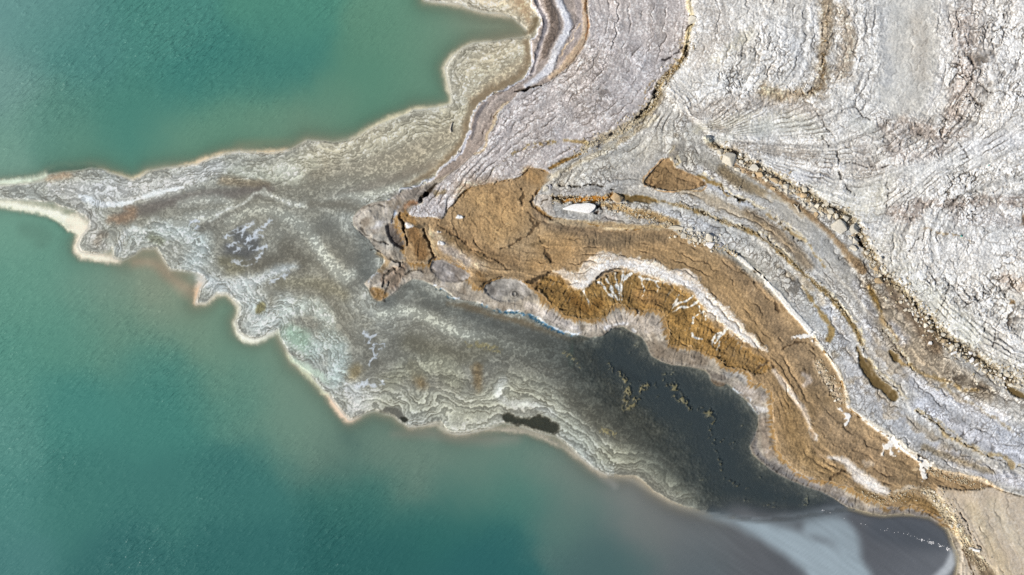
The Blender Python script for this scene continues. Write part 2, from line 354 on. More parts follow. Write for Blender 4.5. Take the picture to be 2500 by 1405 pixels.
# lagoon bed
LAGOON = [(1424,838),(1465,828),(1497,806),(1520,800),(1545,815),(1570,832),(1583,872),(1620,889),(1690,900),(1725,912),(1736,935),(1760,948),(1790,953),(1830,992),(1847,1020),(1845,1060),(1828,1090),(1840,1118),
 (1900,1165),(1970,1196),(2040,1225),(2070,1242),(2000,1262),(1900,1268),(1800,1256),(1730,1225),(1700,1180),(1690,1120),(1640,1060),(1560,990),(1480,930),(1420,880)]
shelf([(1000,700),(1080,745),(1180,785),(1290,825),(1400,860)],[16,22,26,34,40],(100,100,94),ag=0,sp=0.3,op=0.75)
shelf([(1330,850),(1420,890),(1500,960),(1590,1030),(1670,1110),(1740,1190)],[26,44,46,44,40,26],(88,88,80),ag=0.25,sp=0.45,op=0.8,soft=46)
shelf([(880,560),(900,620),(890,670),(950,735)],[16,22,18,16],(112,112,106),ag=0,sp=0.25,op=0.7)
shelf([(1230,860),(1340,895),(1440,965),(1550,1050),(1640,1120)],[30,44,44,40,30],(104,102,93),ag=0.35,sp=0.55,op=0.65,soft=60)
area(LAGOON,(92,92,82),soft=60,amp=20,op=0.9,ag=0.0,sp=0.25,h=-0.12,smooth=2,wet=1)
ZONES[2] = 'lagoon_bed'
LAGOON2 = [(1455,850),(1500,815),(1560,838),(1590,885),(1700,912),(1735,950),(1795,965),(1842,1030),(1822,1090),(1850,1140),(1960,1200),(2050,1245),(1960,1262),(1860,1255),(1770,1225),(1720,1160),(1670,1080),(1590,1010),(1520,960),(1450,900)]
shelf([(1420,872),(1490,965),(1580,1055),(1665,1140),(1735,1208)],[34,44,46,42,26],(78,80,74),ag=0.12,sp=0.3,op=0.8,soft=62,h=-0.04)
area(LAGOON2,(90,95,92),soft=64,amp=30,op=0.95,ag=0,sp=0.08,h=-0.30,gr=0.05,zone=2)
shelf([(1440,870),(1480,930),(1540,1000),(1600,1050)],[16,20,22,20],(86,84,74),sp=0.5,op=0.6)
shelf([(1510,905),(1560,930)],[8,8],(70,70,66),op=0.6)
for p, wd in (([(1485,886),(1492,902),(1500,908),(1512,905),(1518,920),(1530,935),(1535,955),(1530,975),(1522,1000)],[3,4,3,4,6,7,8,7,4]),
              ([(1545,980),(1560,955),(1580,942),(1592,932),(1602,945)],[4,6,8,6,3]),([(1530,1000),(1545,990),(1560,975)],[4,6,4]),
              ([(1630,942),(1650,940),(1648,960),(1665,975),(1675,985),(1685,1000)],[5,8,9,9,7,4]),
              ([(1708,1000),(1725,1005),(1738,1015),(1745,1025),(1735,1045),(1733,1070)],[4,9,9,5,3,2.5]),
              ([(1745,1095),(1752,1115),(1760,1145),(1775,1170),(1795,1185),(1830,1195)],[1.5,3,2.5,2,2.5,1]),
              ([(1372,862),(1395,870),(1410,885),(1415,900)],[4,4,3.5,2]),([(1140,840),(1190,845),(1230,860)],[7,8,6]),([(1470,1050),(1500,1060)],[7,7])):
    streak(p, np.asarray(wd) * 1.25, (152,137,98), soft=3, amp=22, op=0.85, broken=0.42, h=0.025, ag=0)
streak([(1850,1207),(1900,1215),(1960,1228),(2010,1245),(2050,1262)],1.0,(190,180,155),soft=1.5,amp=8,broken=0.8,h=0.02)
streak([(1745,1250),(1800,1254),(1880,1262),(1960,1258),(2050,1243)],[8,12,16,16,12],(72,76,78),soft=14,amp=10,h=-0.14,ag=0,sp=0)
sy, sx, d = distance(LAGOON, True, 10, smooth=1)
fm_ = sstep(10, -40, d) * sstep(0.95, 1.35, ND[sy, sx] + 0.6 * NC[sy, sx] + 0.75 * NB[sy, sx] + 0.5 * NA[sy, sx]) * 0.8
lay(sy, sx, fm_, (148, 140, 108), h=0.012)
shelf([(116,440),(145,431),(172,428)],[7,9,6],(182,154,126),ag=0.1,sp=0.3,soft=8)
# silvery wet sheen on the shelf, its shine painted in as pale colour
SHEEN = [[(660,540),(640,558),(615,575),(590,600),(575,615)],[(640,575),(610,585),(580,590),(560,600)],[(600,555),(575,565),(550,580)],[(620,545),(595,560),(590,580)],
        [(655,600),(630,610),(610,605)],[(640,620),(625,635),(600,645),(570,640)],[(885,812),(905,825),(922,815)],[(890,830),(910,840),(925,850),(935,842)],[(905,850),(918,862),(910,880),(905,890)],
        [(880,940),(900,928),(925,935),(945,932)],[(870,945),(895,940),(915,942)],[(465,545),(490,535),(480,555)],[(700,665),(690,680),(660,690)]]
for p in SHEEN:
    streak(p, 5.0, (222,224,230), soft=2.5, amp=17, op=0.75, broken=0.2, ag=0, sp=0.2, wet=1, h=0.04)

# ---- land: base of every zone ---------------------------------------------------------------------------------------
ZONES[3] = 'mud_bank'
m = sstep(2, -2, dL + EDGE * 4)
lay(slice(None), slice(None), m, (164, 156, 144), 3, h=0.10, c1=0.0, sp=0.15, ag=0, gr=0.12, wet=0.2, rill=0.5)
mu = sstep(0, -45, dL); CH['h'] += mu * 0.30
# cracked lavender salt flat (north), plateau, terraces: everything inland of the shore strip
INLAND = E1 + BROWN_TOP[2:25] + [(1298,494)] + BROWN_TOP[26:] + [(2450,1200),(2500,1212),(2600,1240),(3000,1400),(FAR,1900),(FAR,-FAR),(1430,-FAR)]
ZONES[5] = 'cracked_terrace'
area(INLAND,(184,182,177),soft=2.5,amp=4,zone=5,h=0.9,c1=0.75,c2=0.25,sp=0.25,gr=0.14,lu=0.25,wet=0,rill=0)
ZONES[7] = 'salt_flat'
NORTHFLAT = E1[:-1] + [(993,524)] + BROWN_TOP[2:19] + [(1345,412)] + L5[::-1]
area(NORTHFLAT,(188,181,179),soft=3,amp=4,zone=7,h=0.85,c1=0.6,c2=0.1,sp=0.5,gr=0.16,lu=0.2)
ZONES[6] = 'salt_plateau'
PLATEAU = [(1690,-60),(1684,30),(1698,55),(1684,80),(1678,130),(1668,160),(1640,190),(1620,220),(1640,260),(1700,300)] + L1 + [(FAR,20000),(FAR,-FAR),(1690,-FAR)]
area(PLATEAU,(212,209,204),soft=9,amp=10,zone=6,h=1.55,c1=0.45,c2=0.55,c3=0.25,sp=0.6,gr=0.16,lu=0.55,st=0.15)

# shore strip, north
ZONES[9] = 'shore_strip'
area(SHORE[1:33] + E1[::-1][4:],(158,146,138),soft=2,amp=3,zone=9,h=0.35,c1=0.25,sp=0.2,gr=0.16,rill=0)
streak([(1305,-40),(1308,0),(1325,35),(1334,62),(1326,95),(1312,125),(1310,150),(1298,182)],[5,5,6,6,5,5,4,3],(120,116,120),soft=3,h=0.2)
streak([(1315,-40),(1318,8),(1336,40),(1342,62),(1330,100),(1318,130),(1306,165),(1290,190)],[2,2,3,4,3,2,2,2],(188,178,174),soft=2)
streak([(1330,-40),(1336,10),(1352,40),(1354,75),(1338,105),(1326,140)],[9,9,12,12,10,7],(128,114,104),soft=4,amp=5,c1=0.6,h=0.45)
streak([(1355,-40),(1362,0),(1380,35),(1390,70),(1372,100),(1356,130),(1345,165),(1318,192),(1285,212)],[8,8,10,9,9,10,11,7,5],(216,216,222),soft=5,amp=6,h=0.5,c1=0.2,sp=0.7)
streak([(1405,-40),(1412,10),(1418,60),(1400,100),(1378,140),(1362,170)],[8,8,9,9,8,5],(160,150,146),soft=4,amp=4)
streak([(1424,-40),(1428,20),(1430,75),(1422,105),(1400,135),(1375,165),(1345,190)],[6,6,6,8,8,7,5],(192,168,142),soft=4,amp=6,h=0.65,op=0.85)
streak([(1432,40),(1434,75),(1430,98)],2.0,(176,124,78),soft=2,amp=3,op=0.7)
streak([(1415,60),(1400,95),(1380,112),(1368,140)],1.5,(226,200,168),soft=1.5)
streak([(1418,-20),(1428,25),(1425,35)],[4,4,3],(112,82,52),soft=2,amp=6,broken=0.4)
streak([(1190,250),(1168,275),(1158,310),(1152,340)],[3,5,5,3],(118,112,112),soft=3)
streak([(1225,235),(1195,260),(1178,290),(1166,325),(1150,365)],[6,7,7,6,4],(168,156,148),soft=3,amp=4)
streak([(1240,252),(1222,270),(1210,292),(1200,318),(1188,345),(1160,378)],[3,4,4,3,3,2],(196,178,152),soft=2,amp=4)
streak([(1258,224),(1275,222),(1300,214),(1322,210)],[3,3,2.5,1.5],(46,38,30),soft=1.5,amp=4,h=0.1)
streak([(1215,275),(1206,300)],2,(70,52,34),soft=1.5,amp=5,broken=0.5)
streak([(1345,195),(1362,183)],1.2,(50,38,30),soft=1.2)
streak(SHORE[1:36],2.2,(205,206,216),soft=1.6,amp=2.5,h=0.16,ag=0)
streak(SHORE[24:34],3.2,(198,200,212),soft=2,amp=5,h=0.16)

# ---- lower right sandy bench ------------------------------------------------------------------------------------------
ZONES[8] = 'silt_bench'
BENCH = [(2262,1178),(2300,1186),(2380,1196),(2412,1184),(2440,1196),(2500,1212),(2600,1240),(3000,1400),(FAR,1900),(FAR,FAR),(2350,FAR),(2345,1600),(2338,1405),(2345,1340),(2330,1290),(2318,1262),(2300,1230),(2275,1200)]
area(BENCH,(197,182,162),soft=3,amp=3,zone=8,h=0.85,c1=0.08,c2=0.05,sp=0.15,gr=0.07,lu=0.05,rill=0.3)

# ---- brown mud flat ----------------------------------------------------------------------------------------------------
ZONES[4] = 'mud_flat'
BROWN = BROWN_TOP + BROWN_BOT
area(BROWN,(160,129,89),soft=3,amp=9,zone=4,h=0.62,c1=0.15,c2=0.05,c3=0.0,sp=0.12,gr=0.16,lu=0.15,rill=0.25,wet=0)
def mud(p, wd, c, **k):
    k.setdefault('soft', float(np.max(wd)) * 0.9); k.setdefault('amp', 10); k.setdefault('op', 0.8)
    streak(p, wd, c, **k)
mud([(1150,480),(1230,490),(1270,530),(1200,560),(1150,540)],[30,40,34,34,30],(170,132,84),c3=0.35,c1=0.05)
mud([(1180,500),(1240,540),(1200,590)],[26,30,20],(184,144,92),c3=0.6,c1=0.0,op=0.7)
mud([(1290,425),(1310,440)],[14,12],(178,136,84))
mud([(1070,550),(1120,590),(1180,620),(1260,640)],[16,18,18,16],(140,108,70),sp=0.3)
mud([(1310,520),(1340,545),(1400,560),(1480,575)],[12,12,13,12],(132,108,80),rill=0.8)
mud([(1440,590),(1560,585),(1620,585)],[14,15,12],(118,98,72),rill=1.0)
mud([(1330,600),(1400,600),(1350,640),(1300,650)],[24,20,20,18],(164,126,78))
mud([(1560,610),(1650,620),(1720,650),(1780,700),(1830,760)],[14,22,30,34,36],(158,124,80),c2=0.15)
mud([(1780,650),(1830,700),(1880,770),(1920,830),(1960,880),(2000,940)],[16,18,20,22,24,26],(142,116,84),rill=0.6)
mud([(1950,950),(2000,1020),(2080,1080),(2160,1130)],[26,30,34,36],(150,122,88),c2=0.2)
mud([(1880,900),(1930,960),(1960,1040),(1990,1100)],[20,26,26,24],(148,118,78))
mud([(1920,980),(1930,1060),(1960,1120),(2040,1160)],[18,24,24,16],(146,114,70),sp=0.35)
mud([(2180,1120),(2220,1160),(2280,1170),(2360,1178)],[20,22,14,10],(134,108,74),c2=0.4)
mud([(2130,1170),(2180,1165)],[18,16],(134,108,76),c2=0.3)
# reddish foot of the scarp (west end)
mud([(1010,560),(1020,590),(1030,620)],[14,18,18],(128,92,52),rill=1.0,op=0.95,soft=8)
mud([(1170,668),(1180,684)],[8,8],(130,94,52),rill=1)
mud([(1330,680),(1310,700),(1290,690)],[10,10,8],(120,88,48),rill=1)
# orange scarps above the lagoon
SCARP1 = [(1312,680),(1340,668),(1366,670),(1388,700),(1404,708),(1430,700),(1452,690),(1500,664),(1560,672),(1620,690),(1660,700),(1700,722),(1715,745),(1720,770),(1740,800),(1800,835),(1850,862),(1880,890),(1860,915),(1828,905),(1800,898),(1766,893),(1751,874),(1702,852),(1639,844),(1631,830),(1627,795),
 (1624,769),(1600,756),(1570,764),(1541,756),(1512,742),(1492,751),(1473,771),(1443,783),(1399,778),(1370,766),(1345,747),(1318,715)]
ZONES[11] = 'scarp'
sy, sx, d = area(SCARP1,(148,108,50),soft=4,amp=12,zone=11,c1=0.1,c2=0.1,sp=0.1,gr=0.22,rill=1.2,h=0.45)
mud([(1400,730),(1430,760),(1460,740)],[14,14,14],(128,84,28),rill=1.2)
mud([(1650,780),(1700,800),(1760,830)],[18,22,20],(170,122,54),rill=1.0)
mud([(1560,720),(1600,735)],[16,16],(160,114,58),rill=1.0)
mud([(1780,860),(1830,890)],[14,14],(142,108,60),rill=1.0)
# pale salt bench above the scarps
ZONES[10] = 'salt_bench'
ARC = [(1342,664),(1375,658),(1400,662),(1425,645),(1445,625),(1470,613),(1500,618),(1530,628),(1572,626),(1600,640),(1630,655),(1680,660),(1703,680),(1712,700),(1740,715),(1760,740),(1790,765),(1808,790),(1830,815),(1862,845),(1880,860),(1868,862),(1830,842),(1790,815),
 (1752,790),(1720,768),(1712,745),(1700,722),(1668,702),(1620,688),(1570,668),(1520,656),(1480,662),(1455,676),(1440,695),(1418,708),(1404,706),(1388,690),(1372,672)]
area(ARC,(214,200,182),soft=4,amp=14,zone=10,h=0.70,c1=0.45,c2=0.25,sp=0.45,gr=0.12,rill=0,lu=0.05)
mud([(1440,670),(1480,645),(1540,645),(1600,660),(1670,690),(1715,725),(1750,765),(1800,810),(1850,848)],[9,10,9,9,9,9,8,7,4],(232,228,224),soft=6,op=0.8,sp=0.6,c1=0.4,c2=0.25)
mud([(1400,690),(1420,698),(1440,685)],[7,8,6],(236,232,228),soft=5)
streak([(1457,680),(1470,668),(1490,660),(1520,656)],[1.5,2.5,2,1.2],(92,82,72),soft=1.5,h=0.4)
streak([(1345,664),(1320,676),(1300,688),(1282,690)],[2,4,4,2],(70,54,34),soft=2.5,h=0.4)
# salt rills running down the scarps
RILLS = [[(1480,680),(1492,700),(1500,720),(1508,735)],[(1502,668),(1505,690),(1512,710),(1510,738)],[(1520,665),(1515,690),(1516,720),(1512,740)],[(1460,690),(1480,712),(1498,728)],[(1540,668),(1522,685),(1516,700)],
 [(1568,680),(1570,700),(1566,730)],[(1600,690),(1608,702),(1604,715)],[(1660,705),(1670,715),(1650,735),(1625,765)],[(1690,722),(1668,738),(1640,755)],[(1700,740),(1672,750),(1640,762)],[(1705,748),(1715,765),(1722,782)],
 [(1775,800),(1765,815),(1745,838),(1742,850)],[(1760,812),(1740,830),(1738,850)],[(1755,836),(1757,868)],[(1560,676),(1590,684),(1620,692)],[(1425,712),(1436,735),(1440,755)],[(1690,815),(1712,828)],[(1718,760),(1700,770),(1690,790)]]
for p in RILLS:
    streak(p, [2.2]+[1.7]*(len(p)-2)+[0.6], (240,232,214), soft=1.7, amp=6, op=1.0)
# thin pale lines and salt on the mud flat
mud([(1888,905),(1905,930),(1930,962),(1950,985),(1968,1010),(1975,1040),(1980,1065)],[4,6,7,7,7,5,4],(224,200,172),soft=4,amp=5,op=0.95)
mud([(1962,940),(1975,925),(1960,915)],[6,8,5],(214,190,166),soft=4,amp=5)
mud([(1985,1060),(1990,1075)],[4,4],(232,216,196),soft=3)
mud([(1978,1050),(1985,1090),(2000,1110),(2020,1122)],[3,3,4,4],(190,152,108),soft=4)
mud([(1990,885),(2002,905),(2020,935),(2035,955),(2050,975)],[5,8,10,10,7],(206,178,144),soft=6,amp=7,c2=0.4)
mud([(2022,1116),(2045,1120),(2070,1130),(2085,1150),(2105,1170),(2130,1185),(2160,1200)],[4,6,9,14,16,15,10],(222,208,190),soft=6,amp=7,op=0.95,c2=0)
mud([(2095,1165),(2120,1182),(2150,1195)],[6,8,7],(238,226,210),soft=5)
mud([(2110,1130),(2125,1130)],[6,6],(186,164,136),soft=4)
mud([(2180,1200),(2210,1190),(2240,1188)],[4,4,4],(206,186,158),soft=4)
mud([(2200,1215),(2240,1222),(2280,1250),(2305,1275)],[10,12,13,10],(132,100,54),c2=0.5,soft=6)
mud([(2090,1195),(2120,1210),(2150,1222)],[7,9,8],(136,108,66),c2=0.5,soft=5)
mud([(2250,1195),(2275,1215),(2300,1240),(2320,1275),(2345,1310),(2365,1335)],[5,9,11,12,13,10],(208,188,152),soft=5,c2=0.7,op=0.9)
mud([(2360,1345),(2385,1375),(2410,1400),(2430,1430)],[10,14,16,18],(122,106,84),soft=7,c1=0.4,op=0.9)
mud([(2262,1195),(2300,1220),(2325,1250),(2340,1290),(2372,1335),(2400,1370),(2432,1410)],[2,2.5,2.5,2.5,2.5,2.5,2.5],(240,222,190),soft=2,amp=3,op=1)
streak([(2340,1250),(2352,1268),(2360,1290),(2378,1318),(2392,1336)],1.2,(60,44,30),soft=1.2,amp=4,h=0.6,broken=0.3)
streak([(2345,1340),(2365,1385),(2375,1410)],1.2,(84,66,46),soft=1.2,amp=4)
for k in range(9):
    x0 = 2300 + k * 26 + rng.uniform(-8, 8); y0 = 1195 + k * 9
    streak([(x0,y0),(x0+45,y0+70),(x0+80,y0+150),(x0+100,y0+230)],0.8,(232,212,180) if k%2 else (150,128,98),soft=1.4,amp=5,broken=0.45)
mud([(2420,1230),(2450,1290),(2490,1340)],[18,16,12],(206,192,168),soft=16)
mud([(2370,1240),(2410,1320),(2450,1400)],[16,16,16],(196,180,152),soft=16)
# mud veins and cracks drawn on the flat
for p in ([(1260,440),(1278,470),(1275,500),(1290,520),(1310,540),(1318,560),(1320,590),(1330,620),(1345,640)],[(1318,545),(1300,560),(1280,580),(1255,595),(1220,607)],[(1296,535),(1306,552)],
          [(1112,560),(1120,580),(1140,595)],[(1058,545),(1090,560),(1110,575),(1140,600),(1170,615),(1200,630),(1225,645),(1240,660)],[(1840,690),(1890,730),(1900,760)],[(1900,855),(1940,835),(1985,850)],
          [(1790,870),(1770,850)],[(2010,1180),(2035,1160),(2060,1150)],[(1850,900),(1880,880),(1888,895)]):
    streak(p, 1.4, (84,62,38), soft=1.8, amp=7, op=0.8, h=0.5)
streak([(1035,560),(1048,590),(1055,615),(1062,632)],[2,2.5,2.5,3],(84,62,36),soft=2,amp=4,h=0.3)
streak([(1040,548),(1030,555),(1012,552)],[3,5,4],(90,74,52),soft=3,amp=5)
mud([(1060,572),(1085,590),(1110,610),(1140,640),(1180,650)],[10,13,13,14,12],(186,160,126),soft=9,sp=0.6)
mud([(1050,560),(1055,590),(1064,618)],[4,5,5],(200,172,126),soft=4)
mud([(1080,605),(1110,620),(1140,640)],[10,9,9],(170,154,138),soft=7)
for p in [(1072,594),(1120,530),(1068,566),(997,549)]:
    streak([p,(p[0]+9,p[1]+2)],3,(240,234,224),soft=2,amp=7,h=0.75)
mud([(995,548),(1008,551)],[4,4],(246,242,236),soft=2)
for p in [((1098,583),(1110,590)),((1120,600),(1140,610)),((1170,620),(1176,630)),((1085,575),(1100,590)),((1300,600),(1330,590))]:
    streak(list(p),[6,6],(92,72,44),soft=5,amp=8,op=0.6)

# ---- grey swirl at the knot where flat, shelf and mud meet -------------------------------------------------------------
mud([(880,545),(905,525),(940,515),(958,530)],[9,12,14,8],(176,168,156),soft=6,wet=0.6)
mud([(900,560),(925,580),(950,600),(975,610)],[8,10,12,8],(160,156,148),soft=6,wet=0.6)
area([(945,548),(965,545),(985,575),(990,610),(975,606),(955,590),(944,568)],(104,94,86),soft=4,amp=4,h=0.12,gr=0.06,wet=1)
mud([(915,560),(930,545)],[8,8],(206,204,204),soft=5)
area([(901,706),(912,700),(930,705),(945,715),(950,722),(930,735),(915,733),(905,718)],(150,118,74),soft=4,amp=3,h=0.03,wet=1)
mud([(940,680),(965,660),(990,650),(960,700)],[12,12,8,10],(154,134,116),soft=6,c2=0.6)
mud([(925,620),(950,640),(930,660)],[6,7,6],(150,126,92),soft=5)
for p in ([(880,540),(893,575),(920,590),(950,598)],[(935,700),(940,672),(955,660),(980,645)],[(905,610),(940,620),(965,640),(985,640)],[(938,735),(945,705),(950,690)],[(870,530),(885,520),(900,508),(940,505)],[(1035,665),(1010,660),(990,670)]):
    streak(p, 1.2, (72,66,58), soft=1.5, amp=6, op=0.8, h=0.1)
# blue-grey salty trickle and the sink beside it
streak([(972,505),(966,520),(963,535),(958,545)],[2.5,4,4,3],(206,218,236),soft=2,amp=4,h=0.25,wet=1)
streak([(978,520),(985,545),(990,570),(996,598)],[3,2.5,2,1.5],(58,42,24),soft=2,amp=5,h=0.2)
mud([(985,530),(1000,535),(1012,545)],[7,9,6],(166,122,66),soft=4,rill=1)
mud([(990,508),(1005,495),(1018,498)],[5,7,5],(140,98,64),soft=5,amp=6)
mud([(975,515),(992,515)],[4,5],(96,80,66),soft=4,amp=6)
mud([(960,478),(1000,475),(1040,465),(1060,452)],[8,12,12,6],(138,130,122),soft=6,rill=0.8)
streak([(1066,450),(1050,466),(1036,478),(1028,492)],[2,3.5,4,3],(58,48,36),soft=2.5,amp=5,h=0.35)
area([(1036,470),(1048,468),(1046,480),(1036,482)],(26,20,14),soft=2,amp=3,h=-0.2)
mud([(1020,505),(1030,498)],[3,3],(222,210,190),soft=2)
# mud pools in alcoves of the scarp
ZONES[12] = 'mud_pool'
area([(1052,640),(1075,632),(1100,645),(1125,655),(1150,672),(1140,684),(1110,690),(1080,688),(1060,670),(1050,655)],(140,134,130),soft=4,amp=3,h=0.12,zone=12,gr=0.05,rill=0,wet=1,c1=0)
mud([(1085,655),(1105,668),(1125,680),(1142,678)],[3,4,4,3],(186,180,176),soft=3)
mud([(1110,650),(1130,662)],[6,6],(116,106,98),soft=5)
area([(1179,700),(1200,687),(1230,679),(1268,684),(1290,700),(1300,715),(1285,728),(1250,738),(1215,735),(1190,722)],(164,160,154),soft=4,amp=4,h=0.12,zone=12,gr=0.07,rill=0,wet=0.8,c1=0)
mud([(1195,705),(1210,715)],[8,8],(150,144,138),soft=5)
mud([(1235,728),(1262,725)],[6,8],(184,178,166),soft=5)
sy, sx, d = distance([(1255,718),(1255.1,718)], False, 30, [0,0], 0)
lay(sy, sx, np.exp(-((d - 5.5) / 1.6) ** 2).astype(f32), (92,88,82), h=0.20)
lay(sy, sx, np.exp(-((d - 11) / 1.2) ** 2).astype(f32) * f32(0.6), (120,114,106))
lay(sy, sx, sstep(4.5, 3, d), (160,158,154), h=0.08)
streak([(1050,645),(1055,632),(1066,628)],[2.5,3,2],(62,46,34),soft=2,amp=3,h=0.3)
streak([(1176,708),(1182,694),(1200,684),(1226,677)],[2,2.5,2,1.5],(56,44,34),soft=2,amp=3,h=0.3)
# pale and grey skirt of mud between the scarp and the lagoon
mud([(1290,745),(1330,765),(1370,785),(1410,800)],[10,10,11,10],(192,184,178),soft=6,rill=1.2)
mud([(1440,800),(1480,795),(1530,770),(1580,790),(1610,800)],[9,10,16,22,16],(172,162,152),soft=8,rill=1.2)
mud([(1480,802),(1502,793),(1530,790)],[3,6,4],(228,230,236),soft=3,amp=8)
mud([(1545,806),(1550,810)],[3,3],(240,242,246),soft=2,amp=4)
mud([(1610,860),(1660,870),(1720,885)],[14,15,12],(124,112,98),soft=7,rill=1.0,wet=0.5)
mud([(1770,915),(1800,910),(1820,925)],[8,9,9],(176,174,172),soft=5,rill=0.8)
mud([(1740,915),(1765,922)],[6,7],(134,124,114),soft=4,wet=1)
area([(1733,924),(1745,930),(1772,936),(1765,946),(1745,942)],(128,108,86),soft=3,amp=3,h=0.02,wet=1)
mud([(1800,950),(1830,960),(1860,970)],[9,16,12],(182,172,164),soft=6,rill=0.7)
mud([(1830,985),(1850,1000),(1870,1000)],[6,7,6],(224,224,226),soft=5)
mud([(1865,1030),(1868,1080),(1880,1110)],[12,12,12],(160,146,132),soft=5,rill=0.5)
mud([(1845,1060),(1838,1090),(1860,1125),(1900,1150),(1960,1178),(2030,1205),(2080,1232)],[5,6,7,7,7,7,7],(112,110,112),soft=5,rill=1.4,amp=7)
mud([(1890,1130),(1940,1160),(2000,1185),(2060,1205),(2120,1232)],[6,7,7,8,8],(150,142,136),soft=5,rill=1.2)
mud([(2060,1195),(2110,1225),(2150,1240)],[8,9,7],(176,164,146),soft=5)
mud([(2120,1245),(2190,1245),(2250,1250),(2290,1270)],[6,6,6,6],(134,130,130),soft=4,rill=1.0)
for p, wd in (([(1165,739),(1204,753),(1228,760),(1267,760),(1301,768),(1321,781),(1345,794),(1370,809),(1394,815),(1419,816)],2.6),([(1061,697),(1082,705),(1111,728),(1128,731)],2.2),([(900,690),(915,672),(930,660)],1.5),([(1790,948),(1815,968),(1838,988),(1852,1010)],2.2)):
    streak(p, wd, (214,222,232), soft=2.2, amp=6, op=0.9, broken=0.2, h=0.08)
for p, wd in (([(1172,742),(1208,757),(1230,763),(1268,764),(1300,773),(1318,787),(1342,800),(1368,813),(1395,820)],[1.5,3.5,3.5,3.5,4.5,5,4.5,3,1.5]),([(1066,706),(1085,712),(1108,730)],[2,2,1.5])):
    streak(p, wd, (50,104,138), soft=2.2, amp=9, op=0.85, h=-0.02, broken=0.2)
streak([(1500,800),(1512,803),(1540,815),(1565,832)],[3,3,2,1.5],(70,66,62),soft=3,amp=5,op=0.6)

# ---- terraces ----------------------------------------------------------------------------------------------------------
def terr(p, wd, c=None, **k):
    k.setdefault('soft', float(np.max(wd)) * 0.7); k.setdefault('amp', 7); k.setdefault('op', 0.85)
    streak(p, wd, c, **k)
terr([(1360,450),(1420,430),(1500,400),(1560,370),(1620,340),(1690,330)],[22,26,26,24,22,20],(190,187,178),c1=0.6,c2=0.6,h=1.1)
terr([(1345,435),(1400,405),(1470,375),(1540,330),(1600,290)],[5,7,8,8,7],(208,200,180),soft=5,c2=0.7)
terr([(1420,480),(1500,460),(1560,440),(1620,390)],[14,14,12,10],(166,166,164),c1=0.5,c2=0.2)
terr([(1350,470),(1420,475),(1480,470)],[9,9,7],(166,162,158),h=1.0)
terr([(1650,380),(1700,395),(1760,420),(1820,450)],[18,20,18,12],(168,164,154),c1=0.9)
terr([(1700,415),(1760,440),(1800,470)],[8,8,6],(196,196,196),sp=0.8)
terr([(1720,450),(1755,465),(1800,490),(1830,505)],[8,11,8,4],(196,200,208),c1=0.2,soft=6)
terr([(1830,460),(1870,480),(1920,515),(1970,560),(2010,610),(2050,660),(2080,700)],[10,14,15,16,16,14,12],(174,172,166),c1=0.35,c2=0)
terr([(1820,520),(1880,560),(1930,605),(1970,650)],[10,14,14,12],(138,122,100),c1=0.7,soft=10)
terr([(1760,420),(1800,450),(1860,475)],[12,14,8],(132,116,90),soft=10)
terr([(1530,490),(1600,510),(1680,530),(1760,560),(1830,600),(1900,660),(1960,720),(2010,780),(2050,850)],[9,16,18,20,22,22,22,20,18],(176,176,172),c1=0.8)
terr([(1600,510),(1680,540),(1740,560)],[8,10,10],(188,190,192),c1=0.6)
terr([(1740,600),(1790,620),(1850,670),(1900,720)],[12,14,14,12],(160,160,152),c1=0.4)
terr([(1870,680),(1920,740),(1965,790)],[8,9,8],(184,186,184),c1=0.3,c2=0)
terr([(2010,760),(2060,830),(2080,890),(2100,960),(2160,1000),(2250,1080),(2330,1130)],[20,24,24,26,28,26,20],(192,194,198),c1=0.8,c2=0.4)
terr([(2110,790),(2140,850),(2190,900),(2260,950),(2340,1000),(2430,1050),(2500,1080)],[16,18,20,24,26,28,28],(190,192,198),c1=0.6,c2=0.6)
terr([(2240,990),(2320,1040),(2420,1090),(2500,1120)],[18,20,22,22],(204,206,214),c2=0.8)
terr([(2280,1090),(2350,1130),(2430,1160),(2500,1180)],[10,14,16,14],(198,200,210),c2=0.5)
terr([(2250,1090),(2300,1110),(2380,1140),(2420,1150)],[7,8,8,6],(150,138,116),soft=6)
terr([(2110,700),(2150,760),(2200,830),(2260,880),(2330,920),(2400,960)],[16,30,42,40,26,18],(150,136,116),c1=1.0,soft=24,sp=0.7)
terr([(2150,680),(2190,740),(2230,780),(2280,850)],[10,16,18,14],(116,98,78),c1=1.0,soft=12)
terr([(2080,690),(2110,740),(2130,770)],[8,10,8],(188,188,190),sp=0.9)
terr([(2170,800),(2200,830)],[14,14],(170,166,166),soft=10)
terr([(2290,960),(2360,985),(2440,1020)],[10,12,14],(206,206,210),sp=0.9)
# ochre trenches between terrace steps
OCH = (134,104,48)
terr([(1510,480),(1540,484),(1580,488),(1600,492)],[5,7,6,4],(108,84,38),soft=3,h=0.75,op=0.95,c1=0)
terr([(1560,485),(1640,497),(1720,525),(1800,556),(1850,576),(1910,626),(1950,662),(1985,690),(2045,748),(2080,798),(2100,838)],[2.5,3,3,3,3.5,3.5,4,6,5,4,4],OCH,soft=4,amp=8,op=0.75,h=0.85)
terr([(1700,432),(1735,447),(1765,472),(1800,492)],[2,2.5,3,3],OCH,soft=3,amp=6,op=0.8,h=0.95)
terr([(1870,526),(1930,572),(1985,626),(2010,656)],[2,2.5,2.5,2],(170,142,92),soft=3,amp=8,op=0.7)
terr([(1955,700),(1990,750),(2020,790),(2030,810),(2018,830)],[3,4,6,8,5],(146,118,66),soft=4,amp=9,op=0.85,c1=0)
terr([(2115,700),(2130,730),(2145,760)],[4,5,3],(132,104,52),soft=4,amp=8)
terr([(2145,770),(2165,800),(2185,830)],[4,4,4],(176,150,110),soft=4)
